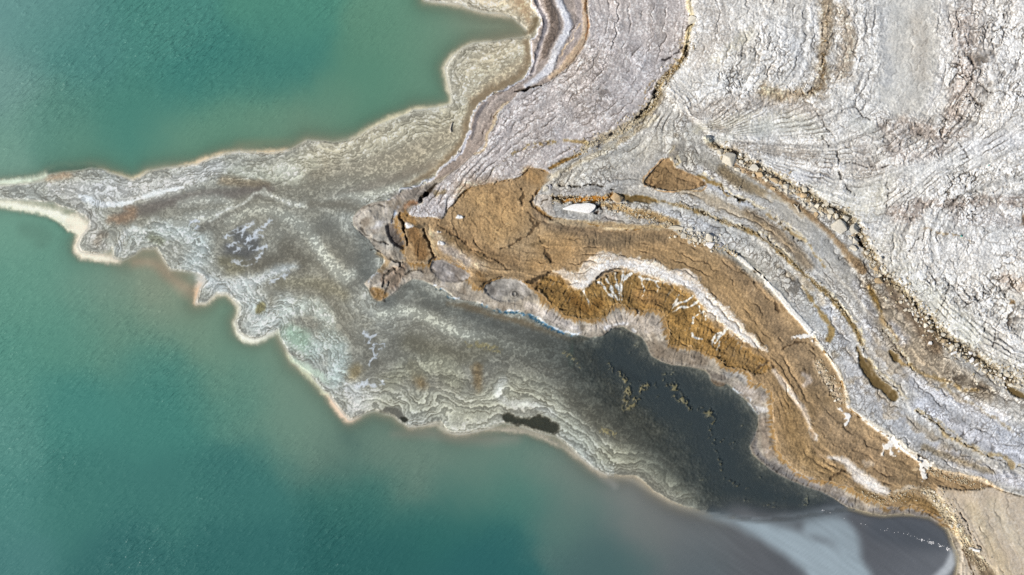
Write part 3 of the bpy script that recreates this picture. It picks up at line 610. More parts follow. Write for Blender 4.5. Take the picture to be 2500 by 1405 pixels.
terr([(2190,880),(2240,910),(2300,930),(2380,950)],[3,3.5,3.5,3],(150,122,72),soft=4,amp=9,op=0.7)
terr([(2230,1000),(2270,1026),(2330,1072),(2400,1110),(2465,1138)],[3,4,4,4,4],(158,132,84),soft=4,amp=9,op=0.7)
terr([(2260,940),(2330,970),(2400,1010),(2480,1060)],[3,3,3,3],(160,136,92),soft=4,amp=10,op=0.5)
ZONES[13] = 'mud_hollow'
for p in ([(2085,840),(2095,852),(2102,870),(2122,880),(2130,910),(2150,930),(2175,945),(2190,965),(2182,982),(2168,978),(2150,955),(2118,935),(2108,915),(2096,895),(2088,870)],
          [(2163,852),(2176,856),(2190,868),(2188,882),(2176,882),(2168,870)],
          [(2440,930),(2460,942),(2490,960),(2530,975),(2530,985),(2480,972),(2450,955)],
          [(1512,477),(1545,482),(1590,488),(1604,494),(1580,500),(1560,492),(1535,496),(1518,488)]):
    area(p,(106,88,54),soft=3,amp=5,zone=13,h=0.72,c1=0,c2=0,sp=0.06,gr=0.06,lu=0,wet=0.8)
# ochre recess round the white slab
terr([(1345,486),(1380,490),(1420,490),(1460,488),(1490,480)],[4,6,6,8,9],(172,118,46),soft=3,amp=10,op=1,h=0.62,c1=0.2,c2=0.8,lu=0.8)
terr([(1470,500),(1500,505),(1540,520),(1600,530),(1650,545)],[6,8,9,8,7],(170,140,94),soft=5,amp=9,h=0.8,c2=0.5)
terr([(1475,535),(1500,535)],[9,8],(190,184,180),soft=5)
terr([(1340,540),(1400,545),(1480,550),(1560,558),(1640,555)],[5,7,8,7,5],(170,146,110),soft=5,amp=6,h=0.72)
terr([(1470,560),(1560,556),(1620,552)],[2,2.5,2],(208,182,138),soft=2)
area([(1300,495),(1308,480),(1325,475),(1345,480),(1352,490),(1345,500),(1360,525),(1345,528),(1322,515)],(204,194,182),soft=2.5,amp=4,h=0.95,c1=0.3,zone=5)
streak([(1336,488),(1322,494),(1318,505),(1330,518)],1.3,(92,80,66),soft=1.3,amp=2)
streak([(1300,478),(1296,494),(1306,510),(1330,528),(1350,538)],[1.5,2,1.6,1.2,0.8],(38,30,22),soft=1.5,amp=3,h=0.5)
streak([(1352,488),(1372,486),(1395,484),(1420,486)],[2.5,2,2.5,1.5],(38,28,16),soft=1.6,amp=5,broken=0.1,h=0.6)  # black shade in the recess, put into the colour
streak([(1448,503),(1462,508),(1468,518),(1455,520)],[5,5,4,4],(48,32,22),soft=3,amp=6,broken=0.1,h=0.6)  # slab's cast shadow on its right side, painted dark
streak([(1362,453),(1390,455),(1420,458),(1450,453),(1480,463),(1495,465)],1.8,(52,44,34),soft=1.5,amp=6,broken=0.2,h=0.75)
# brown triangular patch
ZONES[14] = 'mud_patch'
area([(1632,385),(1641,395),(1645,412),(1662,416),(1680,425),(1700,432),(1725,452),(1712,458),(1690,465),(1640,468),(1600,463),(1572,454),(1569,445),(1580,430),(1600,410),(1615,392)],(158,124,82),soft=2,amp=2.5,zone=14,h=0.9,c1=0,c2=0.75,sp=0.1,gr=0.12,lu=0.4)
streak([(1569,448),(1572,456),(1600,466),(1640,471),(1690,468),(1722,456)],1.4,(196,158,112),soft=1.5,amp=1)
streak([(1568,445),(1580,427),(1600,407),(1617,390)],1.6,(186,148,108),soft=2,amp=1)
# olive weed-like crust on the north flat
terr([(1250,376),(1280,362),(1310,355),(1340,350),(1375,346)],[3,5,6,5,4],(150,124,70),soft=4,amp=10,op=0.8,broken=0.35)
terr([(1378,344),(1410,348),(1432,350),(1436,360)],[2,3,5,4],(160,132,80),soft=3,amp=6,op=0.8)
terr([(1180,430),(1230,395),(1260,375)],[2,2,2],(156,136,96),soft=3,amp=9,op=0.7,broken=0.6)
terr([(1068,475),(1085,470)],[5,4],(136,118,82),soft=5,amp=8,op=0.7)
terr([(1600,195),(1585,208),(1574,225),(1570,255),(1565,280)],[2,2,2,2.5,3],(164,126,66),soft=2.5,amp=6,op=0.8,broken=0.4)
terr([(1340,412),(1352,408),(1372,396),(1395,388),(1415,378)],[4,5,5,3,2],(126,94,42),soft=3,amp=5,h=0.7,op=0.95)
# gully L5 with rubble
terr(L5[:9],[5]*9,(214,196,150),soft=3,amp=6,op=0.9,h=1.3)
terr(L5[6:12],[4,5,7,8,6,4],(116,92,52),soft=4,amp=8,op=0.8,h=0.9)
terr(L5[10:14],[5,7,7,4],(92,72,34),soft=4,amp=6,op=0.9,h=0.7)
terr(L5[10:18],[8,10,12,12,12,12,10,8],(188,172,138),soft=6,amp=8,op=0.6,c2=0.8)
streak([(1600,225),(1592,250),(1578,268),(1556,290),(1545,298)],[3.5,3,3,3,1.5],(32,24,12),soft=2,amp=6,h=0.5)
streak([(1680,40),(1694,55),(1682,66),(1672,78)],[1.5,2,2.2,1.5],(34,26,14),soft=1.5,amp=4,h=1.0)
streak([(1675,115),(1673,140),(1666,152)],[2.5,4,2],(40,30,16),soft=2,amp=6,h=0.8)
streak([(1664,118),(1640,140),(1615,148)],1.2,(60,54,54),soft=1.3,amp=5,h=0.8)
streak([(1455,345),(1462,356),(1452,362)],[4,4,3],(60,58,62),soft=3,amp=7,broken=0.2)
streak([(1492,328),(1487,332)],3,(24,22,22),soft=2,amp=2)

# ---- plateau ------------------------------------------------------------------------------------------------------------
def plat(p, wd, c=None, **k):
    k.setdefault('soft', float(np.max(wd)) * 0.8); k.setdefault('amp', 12); k.setdefault('op', 0.85)
    streak(p, wd, c, **k)
plat([(1720,20),(1760,60),(1740,110),(1700,160)],[30,34,30,20],(198,190,182),c1=0.5,c2=0.3,lu=0.4)
plat([(1740,150),(1790,120),(1830,80)],[10,12,10],(212,206,186),c1=0.2,c2=0.2,soft=10)
plat([(1850,40),(1900,110),(1930,170)],[34,40,36],(214,214,214),c2=0.7,lu=0.8)
plat([(1690,230),(1780,200),(1860,190),(1900,210)],[26,30,26,20],(216,216,214),c2=0.8,lu=0.8)
plat([(1700,280),(1800,250),(1900,250),(1980,270)],[20,24,22,18],(196,186,176),c1=0.8,c2=0.6)
plat([(1860,225),(1900,235)],[16,14],(170,146,110))
plat([(1700,320),(1780,300),(1860,290),(1950,290)],[10,14,14,12],(206,200,182),c1=0.2,c2=0.2)
plat([(1740,345),(1800,325),(1880,310),(1960,310),(2000,330)],[8,16,18,18,12],(196,196,186),c1=0.35,c2=0,lu=0.1,sp=0.2,st=0.2)
plat([(2010,-20),(2015,40),(2005,110),(2000,170),(2005,210),(1970,235),(1915,235)],[16,16,14,14,16,14,8],(164,140,108),c2=1.0,soft=20,amp=24,lu=0.8,st=0.5)
plat([(2012,-10),(2010,60),(2004,130),(2006,190),(1985,228),(1940,228)],[5,7,6,7,6,4],(118,86,40),soft=9,amp=26,h=1.52,c2=0.9,op=0.85,broken=0.35)
plat([(2050,30),(2070,90),(2065,150),(2050,190)],[18,20,20,16],(184,164,140),c2=0.6,c1=0.8)
plat([(1975,20),(1985,80),(1990,110)],[8,7,4],(232,232,234),soft=5)
plat([(2060,20),(2082,60),(2095,100),(2088,150),(2078,180)],[3,5,6,6,5],(230,228,226),soft=4,amp=7,c2=0.5)
plat([(1935,120),(1950,180),(1930,190)],[10,14,12],(208,208,210),c1=0.2,c2=0.2,lu=0.2)
plat([(2110,40),(2110,130),(2105,200)],[14,16,14],(192,190,188),c1=0.8,c2=0.5,lu=0.3)
ZONES[15] = 'silt_basin'
area([(2125,-50),(2150,0),(2152,60),(2140,130),(2138,200),(2125,235),(2165,275),(2215,300),(2250,270),(2270,230),(2278,160),(2282,90),(2272,30),(2262,-50)],(200,197,190),soft=26,amp=34,zone=15,c1=0.2,c2=0.12,c3=0,lu=0.12,sp=0.1,gr=0.09,st=0.2,vein=0.8,h=1.5)
plat([(2150,40),(2150,110),(2160,200)],[14,14,14],(192,192,192),soft=16)
plat([(2230,40),(2240,120),(2240,190)],[14,18,18],(198,190,178),soft=14,st=0.25)
plat([(2190,290),(2240,320),(2150,330),(2080,300)],[14,16,16,14],(194,194,188),c1=0.3,c2=0.1,lu=0.2,st=0.2)
plat([(2295,20),(2300,120),(2290,210),(2260,260)],[8,10,10,10],(220,218,218),sp=0.8)
plat([(2370,20),(2390,100),(2380,180),(2350,250),(2330,290)],[34,40,38,34,24],(206,196,188),c2=0.9,c1=0.6,lu=0.9,st=0.35)
plat([(2340,50),(2350,180),(2320,280)],[22,26,20],(198,180,168),c2=1.0,c1=0.7,st=0.3)
plat([(2440,60),(2470,140),(2460,220)],[34,36,30],(226,226,228),c2=0.9,lu=1.0,st=0.8)
plat([(2480,10),(2500,60)],[24,20],(232,232,236),c2=0.2,c1=0.2,st=0.3)
plat([(2420,270),(2480,300),(2490,250)],[26,28,24],(222,220,218),c2=0.9,lu=0.8,st=0.4)
plat([(2200,300),(2230,320),(2290,330),(2340,330)],[14,20,18,14],(190,170,156),c2=1.0,c1=0.8,lu=0.9)
plat([(2150,310),(2190,330),(2170,380),(2250,390),(2290,360)],[16,22,20,18,16],(196,182,174),c2=1.0,lu=0.9)
plat([(2350,370),(2420,350),(2490,340)],[18,20,20],(224,224,228),c1=0.3,c2=0.3)
plat([(1790,360),(1850,365),(1920,375),(1980,390)],[10,14,16,14],(178,166,152),c1=0.9,c2=0.4)
plat([(1900,430),(1980,440),(2020,420)],[14,16,12],(206,206,210),c1=0.5)
plat([(2100,360),(2090,410),(2140,420)],[18,18,16],(196,190,186),c1=0.9,c2=0.6)
plat([(1980,470),(2050,490),(2120,470),(2160,440)],[18,22,22,18],(208,206,196),c1=0.35,c2=0,lu=0.15,st=0.1)
plat([(2060,520),(2120,520),(2140,480)],[18,20,18],(212,206,188),c1=0.2,c2=0,lu=0.1,st=0.1)
plat([(2220,420),(2300,410),(2360,400)],[20,22,22],(222,222,220),c1=0.3,c2=0.15)
plat([(2300,455),(2360,440),(2440,420),(2490,430)],[14,16,14,14],(222,220,216),c2=1.0,lu=1.0,st=0.7)
plat([(2200,480),(2250,470),(2290,480)],[18,18,16],(228,226,222),c2=0.9,lu=0.8)
plat([(2180,520),(2220,530),(2230,500)],[16,18,12],(186,164,150),c2=1.0,c1=0.8)
plat([(2250,500),(2330,500),(2420,490),(2490,500)],[10,12,12,12],(176,158,146),c2=1.0,lu=0.7,c1=0.9)
plat([(2330,530),(2420,530),(2490,550)],[16,18,16],(206,198,194),c2=0.8,c1=0.8)
plat([(2490,530),(2498,560)],[8,8],(140,104,72))
plat([(2250,560),(2320,575),(2360,590)],[4,4,3],(150,116,72),broken=0.3)
plat([(2170,580),(2200,620),(2180,660),(2140,600)],[16,20,18,14],(212,208,196),c2=0.5,st=0.5)
plat([(2230,600),(2300,620),(2400,620),(2480,600)],[20,26,28,26],(224,222,220),c2=0.7,lu=0.7,st=0.3)
plat([(2220,680),(2270,720),(2320,780),(2370,830)],[22,30,36,34],(222,220,204),c2=0.5,c3=0.6,c1=0.1,lu=0.3,st=0.25)
plat([(2280,660),(2360,700),(2430,740),(2480,800)],[26,30,34,34],(232,230,226),c2=0.7,c3=0.5,lu=0.7,st=0.6)
plat([(2440,680),(2490,700)],[14,16],(206,184,166),c2=1.0)
plat([(2400,870),(2460,890),(2500,900)],[22,20,16],(226,220,204),c2=0.6,c3=0.5)
plat([(2180,690),(2210,720)],[10,10],(206,208,212),c1=0.8)
plat([(2452,730),(2462,738)],[4,4],(150,104,46),soft=4)
# long cracks
for p, wd in (([(2000,335),(2010,348),(2034,365),(2038,385),(2040,415),(2048,440),(2060,460),(2080,478)],[2,3,3,3.5,3.5,3,2.5,1]),([(2220,275),(2226,300),(2240,335)],[2,3,2.5]),([(2268,345),(2280,370),(2283,400)],[2,2.5,1.5]),
 ([(2330,352),(2345,370),(2358,392)],[1.5,2,1.5]),([(2345,80),(2355,110),(2362,150),(2365,195),(2350,215),(2330,245)],[1,1.6,2.2,2.5,2,1.5]),([(2330,245),(2318,265),(2312,292),(2290,302)],[2,2.2,1.8,1.2]),([(2365,198),(2340,165),(2320,160)],1.0),
 ([(2330,248),(2360,250)],1.2),([(2380,210),(2430,225),(2470,245)],1.5),([(1985,275),(2000,295),(2020,325)],[1.2,2.2,1.8]),([(2078,265),(2100,290),(2118,298)],[1.5,1.8,1]),([(2000,60),(2003,95)],[2,1.6]),
 ([(2160,440),(2155,455),(2160,480),(2158,510)],1.2),([(2340,680),(2330,720),(2355,740)],1.2),([(2400,770),(2395,800),(2375,820)],[2,2.5,1]),([(2360,720),(2385,735),(2345,750)],1.6),([(2420,815),(2415,845)],[2.5,2]),([(2300,680),(2310,700),(2290,745)],1.4),
 ([(2260,665),(2278,690),(2280,710)],[1.5,2,1]),([(2325,840),(2345,860),(2380,868)],1.3),([(2420,660),(2430,690),(2445,720)],1.5),([(2240,580),(2200,620),(2185,640)],[1.2,2,1]),([(2130,420),(2180,410),(2200,395)],1),([(2050,405),(2130,408)],1.0),
 ([(2480,130),(2470,160)],[2.5,1.5]),([(2440,40),(2450,70),(2435,110)],[2.5,2,1.5]),([(2310,110),(2320,60)],1.3),([(2240,330),(2270,320),(2290,305)],1)):
    streak(p, np.asarray(wd, float) * 0.7, (62,54,48), soft=1.3, amp=6, op=0.85, h=1.45, smooth=2, broken=0.05)
for p, wd, a_ in (([(2330,-20),(2370,80),(2390,180),(2360,250),(2310,300),(2230,340),(2170,350)],[26,44,50,42,30,28,20],0.75),([(2440,10),(2470,120),(2470,240)],[36,40,34],0.9),([(2300,450),(2380,440),(2480,425)],[22,24,22],0.9),
                  ([(2190,510),(2260,495),(2360,500),(2480,500)],[18,20,22,22],0.8),([(2020,60),(2030,150),(1980,220),(1880,240)],[34,34,26,24],0.7),([(2280,680),(2350,730),(2440,780)],[30,40,40],0.7),([(1860,90),(1900,170),(1820,200)],[30,34,26],0.6)):
    streak(p, wd, None, soft=26, amp=20, op=a_ * 0.85, c2=1.2, c1=0.8, lu=1.0, st=0.7)
# boulder strip under the plateau edge: ochre bed, dark gaps
terr(L1[1:20],[6,7,9,9,10,10,10,10,10,12,12,12,14,14,13,12,10,9,8],(150,126,90),soft=8,amp=14,op=0.8,h=1.02,c2=0.9,lu=0.6)
terr([(1790,405),(1850,438),(1900,475),(1950,510),(2000,550),(2040,590),(2070,630),(2100,660)],[5,9,7,7,5,6,9,12],(138,114,84),soft=6,amp=7,op=0.9,h=1.0,c1=0.6)
terr(L1[20:34],[9,8,8,8,9,12,14,16,14,11,11,12,12,13],(118,98,68),soft=9,amp=16,op=0.8,h=1.02,c2=1.0,lu=0.7)
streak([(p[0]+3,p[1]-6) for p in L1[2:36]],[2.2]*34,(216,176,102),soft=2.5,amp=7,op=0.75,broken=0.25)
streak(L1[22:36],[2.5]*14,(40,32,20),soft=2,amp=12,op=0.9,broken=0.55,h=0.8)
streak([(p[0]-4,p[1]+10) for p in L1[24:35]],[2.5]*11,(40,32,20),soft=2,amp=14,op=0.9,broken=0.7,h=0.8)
streak([(1797,388),(1800,395)],[2.5,2],(26,20,12),soft=1.6,amp=2,h=0.7)  # dark spot right of the large block: its cast shadow, painted in
streak([(2088,580),(2100,600),(2108,612)],[4,4,2.5],(38,28,14),soft=2,amp=5,h=0.7)
streak([(1735,350),(1756,364),(1775,371),(1796,381)],1.3,(46,38,26),soft=1.3,amp=3,h=1.1)
area([(1715,335),(1735,335),(1738,350),(1722,354),(1712,345)],(206,200,178),soft=3,amp=3,h=1.65,c1=0,c2=0.1)
# dark crack lines along the terrace steps
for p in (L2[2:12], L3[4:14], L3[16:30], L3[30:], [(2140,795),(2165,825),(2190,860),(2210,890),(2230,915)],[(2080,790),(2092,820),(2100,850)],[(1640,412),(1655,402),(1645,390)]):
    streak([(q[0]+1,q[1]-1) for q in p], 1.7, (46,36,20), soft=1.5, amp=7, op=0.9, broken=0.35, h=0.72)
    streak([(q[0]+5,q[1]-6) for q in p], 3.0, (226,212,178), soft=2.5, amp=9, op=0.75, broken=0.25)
streak([(1790,482),(1800,490),(1815,489)],[2,3.5,2],(44,34,14),soft=2,amp=4,h=0.7)
streak([(1810,552),(1822,560),(1835,568)],[2.5,4,3],(52,40,20),soft=2,amp=6,h=0.7,broken=0.1)
streak([(1700,512),(1715,520),(1718,525)],[2,4,3],(60,48,28),soft=2,amp=6,h=0.8,broken=0.1)
streak([(1640,385),(1636,392),(1632,378),(1642,360)],[2,3,2,3],(222,212,186),soft=2,amp=4)
# white salt line along the foot of the terraces, and the salt spills
ZONES[16] = 'salt_crust'
streak([(1775,612),(1800,628),(1825,650),(1850,668),(1880,700),(1905,728),(1935,765),(1965,798),(1985,822)],[2,4,4,3,4,6,7,7,5],(242,238,230),soft=2,amp=5,h=1.0,zone=16,c1=0,c2=0,sp=0)
streak([(1985,822),(2002,850),(2032,885),(2052,925),(2064,960),(2068,992)],[4,3.5,4,4,4.5,4],(234,218,190),soft=2.5,amp=4,h=0.95,c1=0)
streak([(2068,992),(2095,1012),(2135,1042),(2170,1064),(2205,1092),(2240,1118),(2262,1136)],[4,5,6,8,9,9,6],(240,230,212),soft=3,amp=6,h=0.95,c1=0.1)
streak([(2262,1140),(2300,1150),(2350,1160),(2400,1172),(2440,1196)],[3,3,4,4,5],(226,204,170),soft=3,amp=6,op=0.9,c1=0.2)
SPILLS = {17: [([(1935,820),(1950,822),(1965,821),(1978,818)],[3.5,4,3,3]),([(1978,822),(1982,838)],[4,4])],
          18: [([(2048,1000),(2060,1008),(2070,1012)],[5,6,5]),([(2062,1012),(2068,1025),(2062,1038)],[4,3.5,3])],
          19: [([(2175,1072),(2182,1080),(2160,1090),(2150,1110)],[7,7,4,2]),([(2170,1082),(2172,1105),(2178,1112)],[5,4,4]),([(2182,1085),(2192,1100)],[4,2])],
          20: [([(2242,1120),(2255,1132),(2262,1140)],[7,13,10]),([(2252,1138),(2252,1155),(2248,1172)],[8,6,3]),([(2262,1135),(2272,1130)],[5,3])],
          21: [([(1856,678),(1866,690),(1872,698)],[6,7,4])]}
for z, parts in SPILLS.items():
    ZONES[z] = 'salt_spill'
    for p, wd in parts:
        streak(p, np.asarray(wd, float) * 0.8, (240,236,230), soft=2.2, amp=17, op=1, zone=z, h=0.72, c1=0, c2=0, sp=0, gr=0.03, rill=0, lu=0)
streak([(2248,1140),(2256,1148)],[2,1.5],(50,40,30),soft=1.5,amp=4,broken=0.1)
streak([(2235,1108),(2248,1115),(2255,1118)],1.5,(50,40,30),soft=1.4,amp=5)

# ------------------------------------------------------------------ contour field: a smooth scalar whose isolines run along the old shorelines
GUIDES = [(0.0, SHORE[:58]), (1.0, E1[:-2]), (2.2, [(1490,-60),(1500,60),(1485,130),(1440,200),(1370,250),(1300,290),(1240,340),(1190,390),(1130,440)]),
 (3.4, [(1590,-60),(1595,60),(1580,140),(1530,230),(1460,290),(1390,320),(1300,365),(1230,410),(1180,445)]), (4.6, L5[:12]), (4.6, L5[11:]),
 (4.9, BROWN_TOP[24:]), (5.6, [(1370,470),(1420,462),(1500,468),(1570,480)] + L3[2:]), (6.6, [(1420,430),(1500,415),(1570,425),(1600,380),(1650,330)]), (6.9, L2),
 (8.0, L1), (7.2, [(1620,320),(1680,250),(1705,180),(1710,80),(1720,-60)]),
 (4.0, [(1150,520),(1250,580),(1360,600),(1480,600),(1600,610),(1720,660),(1820,750),(1900,850),(1980,1000),(2080,1080),(2180,1140),(2300,1175)]),
 (3.0, [(1150,620),(1300,650),(1420,640),(1560,640),(1700,700),(1800,800),(1880,890),(1940,1000),(2000,1110),(2100,1170),(2200,1200)]), (1.5, BROWN_BOT[8:60]), (0.5, SHORE[58:]),
 (4.2, [(2300,1200),(2350,1270),(2400,1360),(2440,1440)]), (6.0, [(2450,1210),(2500,1330),(2540,1440)])]
GUIDES_P = [(21.0, L1), (8.0, [(1684,-60),(1690,60),(1680,130),(1640,190)]), (8.8, [(1745,-60),(1745,80),(1735,170),(1720,240),(1690,300)]),
 (10, [(1860,-60),(1850,80),(1840,170),(1820,230),(1770,280),(1725,320)]), (12, [(1990,-60),(1992,80),(1985,180),(1940,225),(1880,255),(1810,290),(1730,335)]),
 (13.5, [(2090,-60),(2092,100),(2080,190),(2040,250),(1960,285),(1860,305),(1740,340)]), (14.5, [(2140,-60),(2140,130),(2130,220),(2080,290),(1990,315),(1880,325),(1745,343)]),
 (16, [(2275,-60),(2285,110),(2275,200),(2220,290),(2120,350),(2020,370),(1900,365),(1760,352)]), (17.5, [(2350,-60),(2360,180),(2310,300),(2210,380),(2130,410),(2040,408),(1930,395),(1790,370)]),
 (19, [(2460,-60),(2450,180),(2400,300),(2310,370),(2220,430),(2140,480),(2080,495),(1980,460),(1850,408)]), (20.5, [(2560,180),(2490,310),(2380,370),(2280,430),(2190,510),(2150,590),(2190,680),(2290,780),(2400,865),(2560,935)]),
 (22, [(2560,360),(2420,410),(2290,460),(2230,540),(2215,620),(2255,700),(2330,775),(2420,850),(2560,905)]),
 (23.5, [(2560,470),(2430,480),(2330,510),(2290,570),(2310,640),(2380,720),(2470,800),(2560,850)]), (25, [(2560,600),(2430,610),(2430,680),(2560,740)])]
gx_, gy_ = np.arange(-60, 2570, 10.0), np.arange(-60, 1470, 10.0)
def contour_field(guides, start):
    cnt = np.zeros((len(gy_), len(gx_)), f32); acc = np.zeros_like(cnt)
    for v, g in guides:
        P = chaikin(g, False, 2)
        for a, b in zip(P[:-1], P[1:]):
            nn = int(max(2, np.hypot(*(b - a)) / 4))
            for t in np.linspace(0, 1, nn):
                p = a + (b - a) * t
                i, j = int(round((p[0] + 60) / 10)), int(round((p[1] + 60) / 10))
                if 0 <= i < len(gx_) and 0 <= j < len(gy_): acc[j, i] += v; cnt[j, i] += 1
    fixed = cnt > 0; val = np.where(fixed, acc / np.maximum(cnt, 1), 0)
    F = np.where(fixed, val, start).astype(f32)
    def avg(F):
        p = np.pad(F, 1, mode='edge'); return 0.25 * (p[:-2, 1:-1] + p[2:, 1:-1] + p[1:-1, :-2] + p[1:-1, 2:])
    for it in range(1800):
        F = avg(F); F[fixed] = val[fixed]
    for it in range(6): F = avg(F)
    return _up(_up(F.astype(f32), None, gy_, np.clip(YS, gy_[0], gy_[-1]), 0), None, gx_, np.clip(XS, gx_[0], gx_[-1]), 1)
T = contour_field(GUIDES, 6.0); TP = contour_field(GUIDES_P, 18.0)
sy, sx, dP = distance(PLATEAU, True, 1e6, smooth=1)
T = np.where(dP < 0, TP, T)

# ------------------------------------------------------------------ fine structure of the ground: cracks, crust bands, lumps, rills
C = CH
ur0, vr0 = XX * 0.62 - YY * 0.78, XX * 0.78 + YY * 0.62
LANDM = sstep(2, -2, dL)
flat_m = 1 - 0.6 * sstep(0.0, 0.4, C['vein'])
TT = T + 0.10 * NB + 0.045 * NC
alongc = (XX * 0.4 + YY) / 420
bd1 = perlin(TT * 7.0, alongc + NA * 0.15, 201); bd2 = perlin(TT * 2.9, alongc * 0.6 + NA * 0.1, 203); bd3 = perlin(TT * 15 + 0.3 * NC, alongc * 2.2, 205)
def crack(cell, seed, wmin, warp, aniso=1.0, ang=0.0):
    ca, sa = math.cos(ang), math.sin(ang)
    x = XX + NB * warp + NC * warp * 0.4; y = YY - NC * warp * 0.6 + np.roll(NB, 37, 1) * warp
    u = (x * ca + y * sa) / aniso; v = -x * sa + y * ca
    a, b, i = voronoi(u / cell, v / cell, seed)
    e = (b - a) * f32(cell * 0.5)
    return e, a, i
def zline(f):
    a, b = np.gradient(f); g = np.sqrt((b / SPX) ** 2 + (a / SPY) ** 2) + 1e-3
    return np.abs(f) / g
SPY = np.gradient(YS).astype(f32)[:, None]; SPX = np.gradient(XS).astype(f32)[None]
q1 = perlin(XX / 27 + NB * 0.3, YY / 21, 101) + 0.5 * perlin(XX / 11, YY / 10, 103) + 0.2 * ND
q2 = perlin(XX / 20, YY / 28 + NB * 0.3, 105) + 0.5 * perlin(XX / 10, YY / 11, 107) - 0.2 * ND
q3 = perlin(ur0 / 66 + NB * 0.25, vr0 / 34, 111) + 0.5 * perlin(XX / 15, YY / 15, 113) + 0.22 * perlin(XX / 6, YY / 6, 115)
z1 = zline(q1); z2 = zline(q2); z3 = zline(q3)
e1, a1, i1 = crack(15.0, 1, 1.0, 6, 1.25, -0.6)
e2, a2, i2 = crack(31.0, 2, 1.5, 12, 1.35, -0.7)
e3, a3, i3 = crack(58.0, 3, 1.6, 18, 1.0, 0.3)
BRK = fbm(XX, YY, 60, 3, 21); BR2 = fbm(XX, YY, 26, 3, 23)
SM1 = np.clip(0.62 + 0.75 * bd2 + 0.6 * NA + 0.35 * NB, 0.12, 1.15); SM2 = np.clip(0.6 - 0.6 * bd2 * (dP > 0) + 0.7 * np.roll(NA, 211, 1) + 0.4 * NB, 0.10, 1.2); SM2 = np.where(dP < 0, np.maximum(SM2, 0.45), SM2)
C['c1'] *= SM1; C['c2'] *= SM2 * np.where(dP < 0, 1.25, 1.0)
w1 = np.clip(0.45 + 0.9 * BRK + 0.5 * BR2, 0.0, 1.5); w1b = np.clip(0.40 + 0.9 * np.roll(BRK, 57, 1) - 0.6 * BR2, 0.0, 1.5)
k1 = np.maximum(np.maximum(sstep(1.9, 0.4, z1 / (0.15 + w1)), sstep(1.9, 0.4, z2 / (0.15 + w1b))), 0.8 * sstep(1.7, 0.4, e1 / (0.25 + 0.8 * np.clip(0.5 + BR2, 0, 1.3)))) * C['c1']
w2 = np.clip(0.45 + 0.9 * np.roll(BRK, 91, 0) + 0.6 * BR2, 0.05, 1.6)
k2 = np.maximum(sstep(2.3, 0.5, e2 / (0.2 + 0.9 * w2)), sstep(2.6, 0.5, z3 / (0.1 + 1.1 * np.clip(0.3 + 1.0 * BRK - 0.5 * BR2, 0, 1.6)))) * C['c2']
k3 = sstep(2.6, 0.7, e3 / (0.5 + 0.7 * np.clip(0.6 + BRK, 0, 1.3))) * C['c3']
kv = sstep(1.7, 0.4, crack(34.0, 6, 1, 14)[0]) * C['vein']
cs, sn = math.cos(math.radians(52)), math.sin(math.radians(52))
ua, va = XX * cs - YY * sn, XX * sn + YY * cs
str_n = perlin(ua / 26 + NB * 0.5, va / 7.5 + NB * 0.8, 31) + 0.45 * perlin(ua / 12, va / 4.2, 33)
ks = sstep(0.32, 0.62, str_n + 0.25 * BRK) * C['st']
ur, vr = XX * 0.86 + YY * 0.51, -XX * 0.51 + YY * 0.86
gyD, gxD = np.gradient(dL); gxD = gxD / SPX; gyD = gyD / SPY; gl = np.sqrt(gxD ** 2 + gyD ** 2) + 1e-3
gxD = gxD / gl + 0.35 * NB; gyD = gyD / gl + 0.35 * np.roll(NB, 53, 0)
ril = 0
for k_ in (-3, -2, -1, 0, 1, 2, 3):
    ril = ril + perlin((XX + gxD * k_ * 4.5) / 5.5, (YY + gyD * k_ * 4.5) / 5.5, 41)
ril = ril * f32(0.36)

# crust bands on the shelf
FLD = np.clip(DIN, -10, 120) * 0.062 + 1.5 * fbm(XX, YY, 95, 2, 51) + 0.62 * NB + 0.30 * NC + 0.10 * ND
gy, gx = np.gradient(FLD); sp_y = np.gradient(YS).astype(f32)[:, None]; sp_x = np.gradient(XS).astype(f32)[None]
gm = np.sqrt((gx / sp_x) ** 2 + (gy / sp_y) ** 2) + 1e-4
def bands(f):
    fr = FLD * f; ff = fr - np.floor(fr)
    ln = np.clip(0.45 + 1.0 * BR2 + 0.4 * BRK, 0, 1) * sstep(1.7, 0.4, np.minimum(ff, 1 - ff) / (gm * f))
    lv = _jx[_perm[np.floor(fr).astype(np.int32) & 255]]
    return ln, 0.55 * lv + 0.45 * (0.5 + 0.5 * np.sin(2 * math.pi * ff))
lin, band = bands(1.45); lin2, band2_ = bands(2.4)
bold = sstep(820, 920, YY + 25 * NB) * sstep(860, 960, XX) + 0.25 + 0.55 * sstep(120, 30, DIN + 30 * NB)
bold = np.clip(bold, 0, 1)
lin = lin * (0.45 + 0.55 * bold) + lin2 * (0.8 - 0.5 * bold); band = band2_ + (band - band2_) * (0.35 + 0.65 * bold)
FL = perlin(XX / 5.2, YY / 5.2, 61) + 0.7 * perlin(XX / 11, YY / 11, 63)
flake = sstep(0.12, 0.42, FL + 0.6 * NB + 0.3 * NC + 0.25 * (band - 0.5) * C['ag'])

